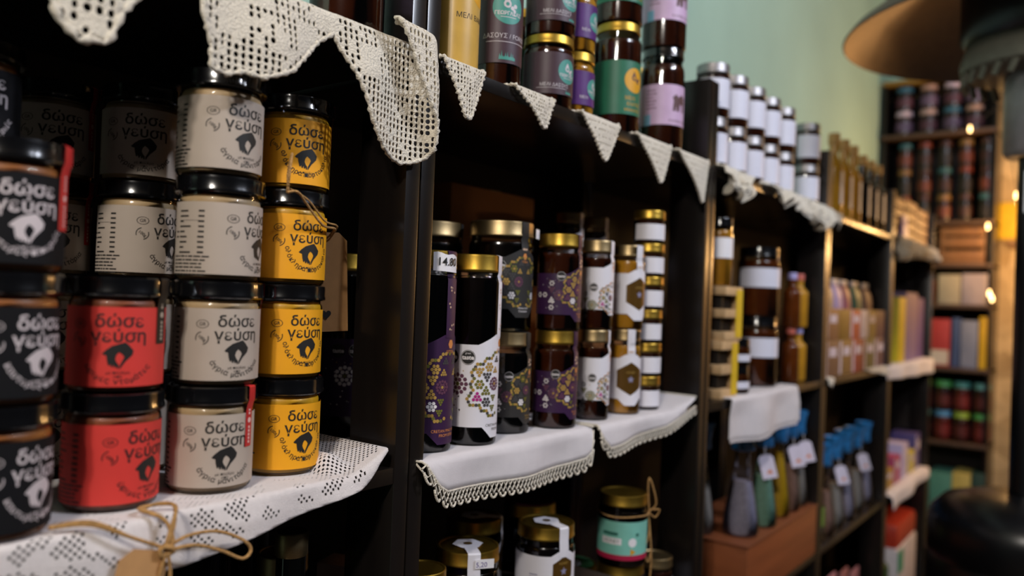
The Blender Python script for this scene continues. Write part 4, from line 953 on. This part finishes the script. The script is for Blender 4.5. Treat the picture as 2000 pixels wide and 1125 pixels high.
for i, (c, n) in enumerate(lowc): pack(1.545+.136*i, 1.545+.136*(i+1), ZM+.0005, ZM+.098, c, f'{n} gift box in the lower layer of stacked colourful boxes')
xs = [1.545, 1.67, 1.79, 1.905, 1.975, 2.10, 2.225]
for i, (c, n) in enumerate(upc): pack(xs[i], xs[i+1], ZM+.0985, ZM+.184, c, f'{n} gift box in the upper layer of stacked colourful boxes', spine=(i % 2 == 0))
def pouch(x, w, z, h, colr, label, y=.06, group='small pouches', top='#d8d4dc', dd=.02, name='pouch'):
    e = empty(name, (x, y, z), 0, label, 'pouch', group)
    mb = MB(); n = 20; pr = []
    for j in range(9):
        t = j/8; ww = w*(1-.18*max(0, t-.6)/.4); dd_ = dd*(1-t**3*.93)
        for k in range(n): a = 2*PI*k/n; pr.append((ww*math.copysign(abs(math.cos(a))**.6, math.cos(a)), dd_*math.copysign(abs(math.sin(a))**.8, math.sin(a)), h*t*.85))
    mb.v = pr; 
    for j in range(8):
        for k in range(n): mb.f.append((j*n+k, j*n+(k+1) % n, (j+1)*n+(k+1) % n, (j+1)*n+k)); mb.m.append(0)
    mb.f.append(tuple(reversed(range(n)))); mb.m.append(0)
    link('pouch_body', mb.mesh('pouch_body', mat('pouch_'+colr.strip('#'), colr, .5, var=.1), True, 60), e)
    mb = MB(); mb.box(-w*.82, w*.82, -.003, .003, h*.84, h, b=.001); link('pouch_top', mb.mesh('pouch_top', mat('pouchtop_'+top.strip('#'), top, .5), True, 30), e)
    return e
for x, w, c, n in ((1.60, .04, '#5f4f78', 'purple'), (1.695, .04, '#8d7a68', 'beige'), (1.79, .04, '#a58fb4', 'lilac'), (1.885, .038, '#8f4f62', 'raspberry'), (2.01, .045, '#23594a', 'dark green'), (2.14, .045, '#8a6a64', 'dusty brown')):
    pouch(x, w, ZM+.1845, .085, c, f'{n} pouch with pale folded top standing on the upper boxes')
# bay 4 lower shelf bottles
LIMEB = mat('lime_label', '#6d8f3a', .5); 
pts4 = [(1.60, .05, .034, .245, GYS, 'clear bottle with lime green label, nearest on the lower shelf of the box unit', True), (1.69, .045, .032, .24, BSA, 'clear bottle with blue wrap, second on the lower shelf of the box unit', False), (1.80, .05, .034, .245, GYS, 'clear bottle with white tag, third on the lower shelf of the box unit', True), (1.92, .05, .034, .25, LAV, 'clear bottle with blue wrap, fourth on the lower shelf of the box unit', False), (2.05, .055, .034, .245, GYS, 'clear bottle with white tag, fifth on the lower shelf of the box unit', True), (2.17, .055, .030, .25, LAV, 'clear bottle with bright blue wrap, last on the lower shelf of the box unit', False)]
for i, (x, y, r, H, c, lb, tg) in enumerate(pts4):
    o = flask(r, H, c, lb, x, y, ZL+.0005, tg and i > 0, 10*i)
    if i == 0: link('paper_label', label_mesh('paper_label', r*.98, [(-.03, .035, .085), (.03, .035, .085)], [], [LIMEB]), o, (0, -.0008, .005))
for x, w, h, c, n, d in ((1.60, .055, .26, '#b5661f', 'orange', .04), (1.735, .06, .23, '#6a3a52', 'plum', .04), (1.86, .05, .27, '#7d2f34', 'dark red', .035), (2.0, .05, .25, '#5f8f78', 'sea green', .035), (2.13, .055, .22, '#57404a', 'dusky', .035)):
    pouch(x, w, ZB+.0005, h, c, f'{n} bag on the bottom shelf below the clear bottles', .06, 'bags on the bottom shelf', '#c98a90', d, 'gift_bag')
# ------------------------------------------------------------------ bay 5
OAK = mat('warm_box_wood', '#7d5838', .55, var=.15, scale=14, aniso=(1, 1, .2))
def crate(x0, x1, z0, z1, label):
    e = empty('wooden_crate', ((x0+x1)/2, .10, z0), 0, label, 'wooden box', 'wooden boxes on the far unit'); w = (x1-x0)/2-.002; h = z1-z0
    mb = MB(); mb.box(-w, w, -.07, .09, 0, .008, b=.001); mb.box(-w, w, .082, .09, .008, h, b=.001); mb.box(-w, -w+.008, -.07, .082, .008, h, b=.001); mb.box(w-.008, w, -.07, .082, .008, h, b=.001)
    link('crate_frame', mb.mesh('crate_frame', OAK, True, 30), e)
    for k in range(4):
        mb = MB(); zz = .010+(h-.012)*k/4; mb.box(-w+.001, w-.001, -.079, -.071, zz, zz+(h-.02)/4-.006, b=.001); link('slat', mb.mesh('slat', OAK, True, 30), e)
crate(2.29, 2.515, ZTc+.0035, 1.762, 'wooden slat crate on top of the far unit, nearest of three')
crate(2.52, 2.74, ZTc+.0035, 1.775, 'wooden slat crate on top of the far unit, middle of three')
crate(2.745, 2.965, ZTc+.0035, 1.765, 'wooden slat crate on top of the far unit, farthest of three')
pouch(2.47, .05, ZTc+.0035, .085, '#8f7fd0', 'violet pouch in front of the wooden crates', .011, 'violet', '#c9b8e8', .008)
for x0, x1, z1, c, n, y0 in ((2.29, 2.42, .20, '#1f2a3e', 'navy', .03), (2.43, 2.545, .235, '#c9b41a', 'bright yellow', .012), (2.55, 2.76, .255, '#7d6a9a', 'lilac-grey', .012), (2.765, 2.93, .24, '#5a4488', 'deep purple', .02)):
    pack(x0, x1, ZM+.0045, ZM+z1, c, f'{n} upright box on the white cloth in the far unit', y0, .14, 'upright boxes in the far unit', False)
for x, w, h, c, n in ((2.40, .06, .07, '#a8842c', 'ochre'), (2.53, .05, .10, '#a83a5f', 'magenta'), (2.66, .05, .13, '#bfb4d4', 'pale lilac'), (2.79, .05, .085, '#c4b52a', 'lemon'), (2.90, .045, .14, '#4a3f7a', 'indigo')):
    pack(x-w, x+w, ZL+.0045, ZL+h, c, f'small {n} box on the lower cloth of the far unit', .02, .11, 'small boxes in the far unit')
place(bottle_parts(.045, .25, .016, .018, .03, .15, BLID, mat('green_bottle_glass', '#1f4a22', .15, coat=.4)), 'green_bottle', (2.46, .07, ZB+.0005), 0, 'dark green bottle on the bottom shelf of the far unit', 'bottle')
e = empty('paper_bag', (2.70, .065, ZB+.0005), 0, 'red and white bag on the bottom shelf of the far unit', 'bag')
mb = MB(); mb.box(-.17, .17, -.055, .06, 0, .20, b=.012); link('bag_body', mb.mesh('bag_body', mat('white_bag', '#cfc4c2', .6), True, 40), e)
mb = MB(); mb.box(-.168, .168, -.053, .058, .195, .285, b=.02); o = link('bag_top', mb.mesh('bag_top', mat('red_bag', '#b0341f', .4), True, 40), e); o['label'] = 'glossy red upper part'
mb = MB(); mb.box(-.165, -.08, -.057, -.0556, .11, .19, b=0); link('printed_panel', mb.mesh('printed_panel', mat('green_print', '#3f9a72', .5), False), e)

# ------------------------------------------------------------------ end rack on the stone wall
RX0, RX1 = 3.48, 3.745
e = empty('wall_rack', (3.61, .09, 0), 0, 'dark open rack against the end wall filled with small jars and books', 'rack')
def rp(n, a, m=WOOD): mb = MB(); mb.box(*a, b=.002); link(n, mb.mesh(n, m, True, 30), e)
RZ = (2.455, 2.195, 1.780, 1.585, 1.400, 1.112, .775, .30)
for z in RZ: rp('shelf_board', (RX0-3.61, RX1-3.61, -.245, .235, z-.018, z), mat('rack_wood', '#4a3526', .55, var=.2) if z < 2.4 else mat('rack_header', '#8a6a2a', .6))
for y in (-.245, .215): rp('upright', (RX0+.02-3.61, RX1-3.61, y, y+.018, 0, 2.437))
rp('back_panel', (RX1-.012-3.61, RX1-.002-3.61, -.225, .213, .05, 2.43), mat('rack_back', '#17100c', .7))
def rack_jars(z, ys, x, H, r, lidc, bodyc, rows, desc, grp):
    for j in range(rows):
        for i, y in enumerate(ys):
            lc = lidc[(i+j*2) % len(lidc)]; bc = bodyc[(i+j) % len(bodyc)]
            pl = ('left end', 'second from left', 'third from left', 'fourth from left', 'right end')
            w = pl[i] if i < len(ys)-1 else pl[4]
            nm = f'{desc}, {("lower", "upper", "topmost")[j]} row, {w}'
            lab = label_mesh('paper_label', r, [(-r*2.4, H*.18, H*.55), (r*2.4, H*.18, H*.55)], [], [mat('lab_'+bc[1].strip('#'), bc[1], .5)])
            place(jar_parts(r, H, r*.9, r*.97, H*.2, H*.68, mat('lid_'+lc.strip('#'), lc, .4), mat('fill_'+bc[0].strip('#'), bc[0], .3), H*.7, lab, None, 20, False), 'spice_jar', (x, y, z+.0005+j*(H+.0005)), -PI/2, nm, 'jar', grp)
rack_jars(2.195, (.235, .13, .03, -.06), 3.545, .115, .038, ('#c9b4c4', '#b99a94', '#3a6a80', '#b08a7a'), (('#2a1618', '#5f4a64'), ('#1c0f11', '#4f2a38')), 2, 'spice jar on the highest rack shelf', 'spice jars up high')
rack_jars(1.780, (.225, .14, .055, -.03, -.115), 3.545, .125, .031, ('#6a2a1c', '#3a1a14', '#7a5a30', '#3a1f1a', '#2f5a62'), (('#120a09', '#2f120e'), ('#0d0908', '#171010'), ('#2a100b', '#5a2615')), 3, 'dark red-lidded jar in the rack shelf below the high one', 'dark jars in the rack')
rack_jars(.775, (.20, .115, .03, -.045, -.125), 3.54, .135, .034, ('#4a8f86', '#5f9a94', '#4a86b8', '#8aa83a', '#4a9a52'), (('#4a1412', '#6a1f1c'), ('#2a0e0d', '#4f1917')), 2, 'teal or green lidded red jar in the lower rack', 'red jars in the rack')
pl = [(.205, .105, '#4f3440', 'dull purple'), (.100, .005, '#a83230', 'red'), (-.0, -.035, '#3f4f78', 'navy blue'), (-.037, -.105, '#7d8298', 'grey-blue'), (-.108, -.142, '#c9a018', 'yellow')]
for (ya, yb, c, n) in pl:
    e2 = empty('book', (3.56, (ya+yb)/2, 1.1125), 0, f'{n} upright book or box on the rack shelf below the pale cartons', 'book', 'books on the rack'); w = abs(ya-yb)/2-.001
    mb = MB(); mb.box(-.06, .09, -w, w, 0, .225+.01*math.sin(ya*40), b=.002); link('cover', mb.mesh('cover', mat('book_'+c.strip('#'), c, .5), True, 30), e2)
    mb = MB(); mb.box(-.0612, -.0602, -w*.9, w*.9, .01, .075, b=0); link('spine_panel', mb.mesh('spine_panel', mat('spine_cream' if n == 'red' else 'spine_'+c.strip('#'), '#cfc2b4' if n == 'red' else c, .5), False), e2)
carton('pale_carton', 3.50, 3.62, -.03, .06, 1.4005, 1.535, mat('grey_green_card', '#a09884', .7), 'pale grey-green carton on the rack, left of the lilac one', 'box', 'pale cartons', False)
carton('pale_carton', 3.50, 3.62, -.135, -.035, 1.4005, 1.54, mat('lilac_grey_card', '#9a8f98', .7), 'pale lilac-grey carton on the rack, right of the grey-green one', 'box', 'pale cartons', False)
place(bottle_parts(.03, .16, .012, .014, .02, .10, GOLD, HAMB), 'small_bottle', (3.53, .095, 1.4005), 0, 'small amber bottle left of the pale cartons on the rack', 'bottle')
e = empty('wooden_crate', (3.57, -.03, 1.5855), 0, 'orange-brown wooden crate on the rack above the pale cartons', 'wooden box')
for nm, a in (('crate_bottom', (-.06, .06, -.09, .09, 0, .012)), ('slat', (-.06, -.05, -.09, .09, .015, .06)), ('slat', (-.06, -.05, -.09, .09, .075, .12)), ('slat', (-.06, -.05, -.09, .09, .13, .165)), ('crate_side', (-.05, .06, -.09, -.08, .012, .165)), ('crate_side', (-.05, .06, .08, .09, .012, .165))):
    mb = MB(); mb.box(*a, b=.001); link(nm, mb.mesh(nm, OAK, True, 30), e)
for i, (ya, yb, c, n) in enumerate(((.16, .075, '#5a4a30', 'brown'), (.07, -.02, '#4f8a78', 'teal green'), (-.022, -.095, '#c2ad5a', 'straw yellow'), (-.098, -.15, '#27433a', 'bottle green'))):
    carton('tin_box', 3.49, 3.66, yb, ya, .3005, .62+.01*i, mat('tin_'+c.strip('#'), c, .5), f'{n} tall tin box on the bottom rack shelf', 'box', 'tin boxes on the rack', False)
# yellow paper sign on stone wall
e = empty('wall_sign', (3.742, -.215, 1.80), 0, 'yellow paper sign hanging on the stone wall beside the heater pole', 'sign')
mb = MB(); mb.box(-.008, 0, -.062, .062, -.085, .085, b=.001); link('sign_board', mb.mesh('sign_board', mat('sign_yellow', '#e0b41c', .6), True, 30), e)
mb = MB(); mb.add([(-.006, -.05, -.095), (-.006, .05, -.095), (-.006, 0, -.135)], [(0, 1, 2)]); mb.add([(-.003, -.05, -.095), (-.003, .05, -.095), (-.003, 0, -.135)], [(2, 1, 0)]); link('pennant', mb.mesh('pennant', mat('pennant_brown', '#7a5a38', .7), False), e)
# bulbs on a string
e = empty('string_light', (3.35, -.6, 1.9), 0, 'string of small warm bulbs stretched across the end of the aisle', 'light')
pts = [(3.46, .05, 2.23), (3.45, -.055, 2.20), (3.43, -.18, 2.26), (3.37, -.23, 2.0), (3.345, -.262, 1.82), (3.30, -.30, 1.78), (3.30, -.42, 1.80), (3.30, -.55, 1.79), (3.30, -.82, 1.80), (3.30, -1.12, 1.82)]
mb = MB(); mb.tube(catmull([Vector(p)-Vector((3.35, -.6, 1.9)) for p in pts], 8), .002, 6); link('cable', mb.mesh('cable', INK), e)
BULB = mat('lit_bulb', (1.0, .62, .25), .4, emit=9., var=.01)
bm_ = MB(); bm_.lathe([(0, -.011), (.004, -.010), (.0055, -.005), (.0055, 0), (.0045, .006), (.0035, .010), (.0035, .016), (0, .016)], 16); bme = bm_.mesh('bulb', BULB)
for p in ((3.45, -.055, 2.185), (3.35, -.247, 1.864), (3.345, -.256, 1.833), (3.30, -.40, 1.785), (3.30, -.56, 1.775), (3.30, -.83, 1.785)):
    link('bulb', bme, e, Vector(p)-Vector((3.35, -.6, 1.9)))
e = empty('string_light', (3.42, -.13, 1.6), 0, 'short string of warm bulbs hanging down beside the rack books', 'light')
mb = MB(); mb.tube(catmull([Vector(p)-Vector((3.42, -.13, 1.6)) for p in ((3.47, -.14, 1.777), (3.45, -.135, 1.70), (3.45, -.15, 1.55), (3.46, -.16, 1.42))], 8), .002, 6); link('cable', mb.mesh('cable', INK), e)
for p in ((3.45, -.136, 1.745), (3.448, -.150, 1.449), (3.448, -.160, 1.427)): link('bulb', bme, e, Vector(p)-Vector((3.42, -.13, 1.6)))

# ------------------------------------------------------------------ patio heater
HB = mat('black_heater_paint', '#0d0d0f', .3, var=.1); HG = mat('grey_green_metal', '#6a675c', .55, metal=.3); HS = mat('brushed_steel', '#8a8486', .4, metal=.5); DISH = mat('warm_aluminium', '#7d6c60', .5, metal=.6)
HX, HY = 1.660, -.426
e = empty('patio_heater', (HX, HY, 0), 0, 'black gas patio heater with a wide reflector dish standing in the aisle', 'heater')
mb = MB(); mb.lathe([(0, 2.20), (.10, 2.20), (.22, 2.165), (.34, 2.11), (.415, 2.055), (.432, 2.035), (.436, 2.038), (.418, 2.062), (.34, 2.12), (.22, 2.175), (.10, 2.212), (0, 2.214)], 72); link('reflector_dish', mb.mesh('reflector_dish', DISH, True, 50), e)
mb = MB(); mb.lathe([(.0, 2.19), (.145, 2.19), (.166, 2.14), (.166, 2.03), (.155, 2.012), (.0, 2.012)], 56); link('burner_hood', mb.mesh('burner_hood', HB), e)
mb = MB(); mb.lathe([(.0, 2.011), (.150, 2.011), (.158, 1.990), (.165, 1.965), (.162, 1.945), (.150, 1.935), (0, 1.935)], 56); c_ = link('burner_collar', mb.mesh('burner_collar', HG), e)
mb = MB()
for k in range(28):
    a = 2*PI*k/28; mb.box(-.007, .007, -.004, .004, -.016, .016, b=.001, rot=Matrix.Translation((.158*math.cos(a), .158*math.sin(a), 1.925)) @ Matrix.Rotation(a+PI/2, 4, 'Z') @ Matrix.Rotation(.4, 4, 'Y'))
link('louvre_ring', mb.mesh('louvre_ring', HG, True, 30), c_)
mb = MB(); mb.lathe([(.0, 1.934), (.068, 1.934), (.068, 1.75), (.060, 1.735), (0, 1.735)], 40); link('emitter', mb.mesh('emitter', HS), e)
mb = MB(); mb.lathe([(.0, 1.734), (.034, 1.734), (.034, .93), (0, .93)], 32); p_ = link('pole', mb.mesh('pole', HB), e)
mb = MB(); v = []; f = []
for k in range(7):
    q = R_(150+70*k/6)
    for z in (1.60, 1.70): v.append((.0345*math.cos(q), .0345*math.sin(q), z))
for k in range(6): f.append((2*k, 2*k+2, 2*k+3, 2*k+1))
mb.add(v, f); o = link('warning_sticker', mb.mesh('warning_sticker', WHITEP, True), p_)
mb = MB(); mb.lathe([(.0, .93), (.10, .925), (.17, .905), (.198, .875), (.205, .84), (.205, .78), (.200, .77), (.205, .76), (.205, .10), (0, .10)], 64); link('tank_housing', mb.mesh('tank_housing', HB), e)
mb = MB(); mb.lathe([(0, 0), (.23, 0), (.235, .01), (.235, .06), (.21, .099), (0, .099)], 64); link('base', mb.mesh('base', HB), e)
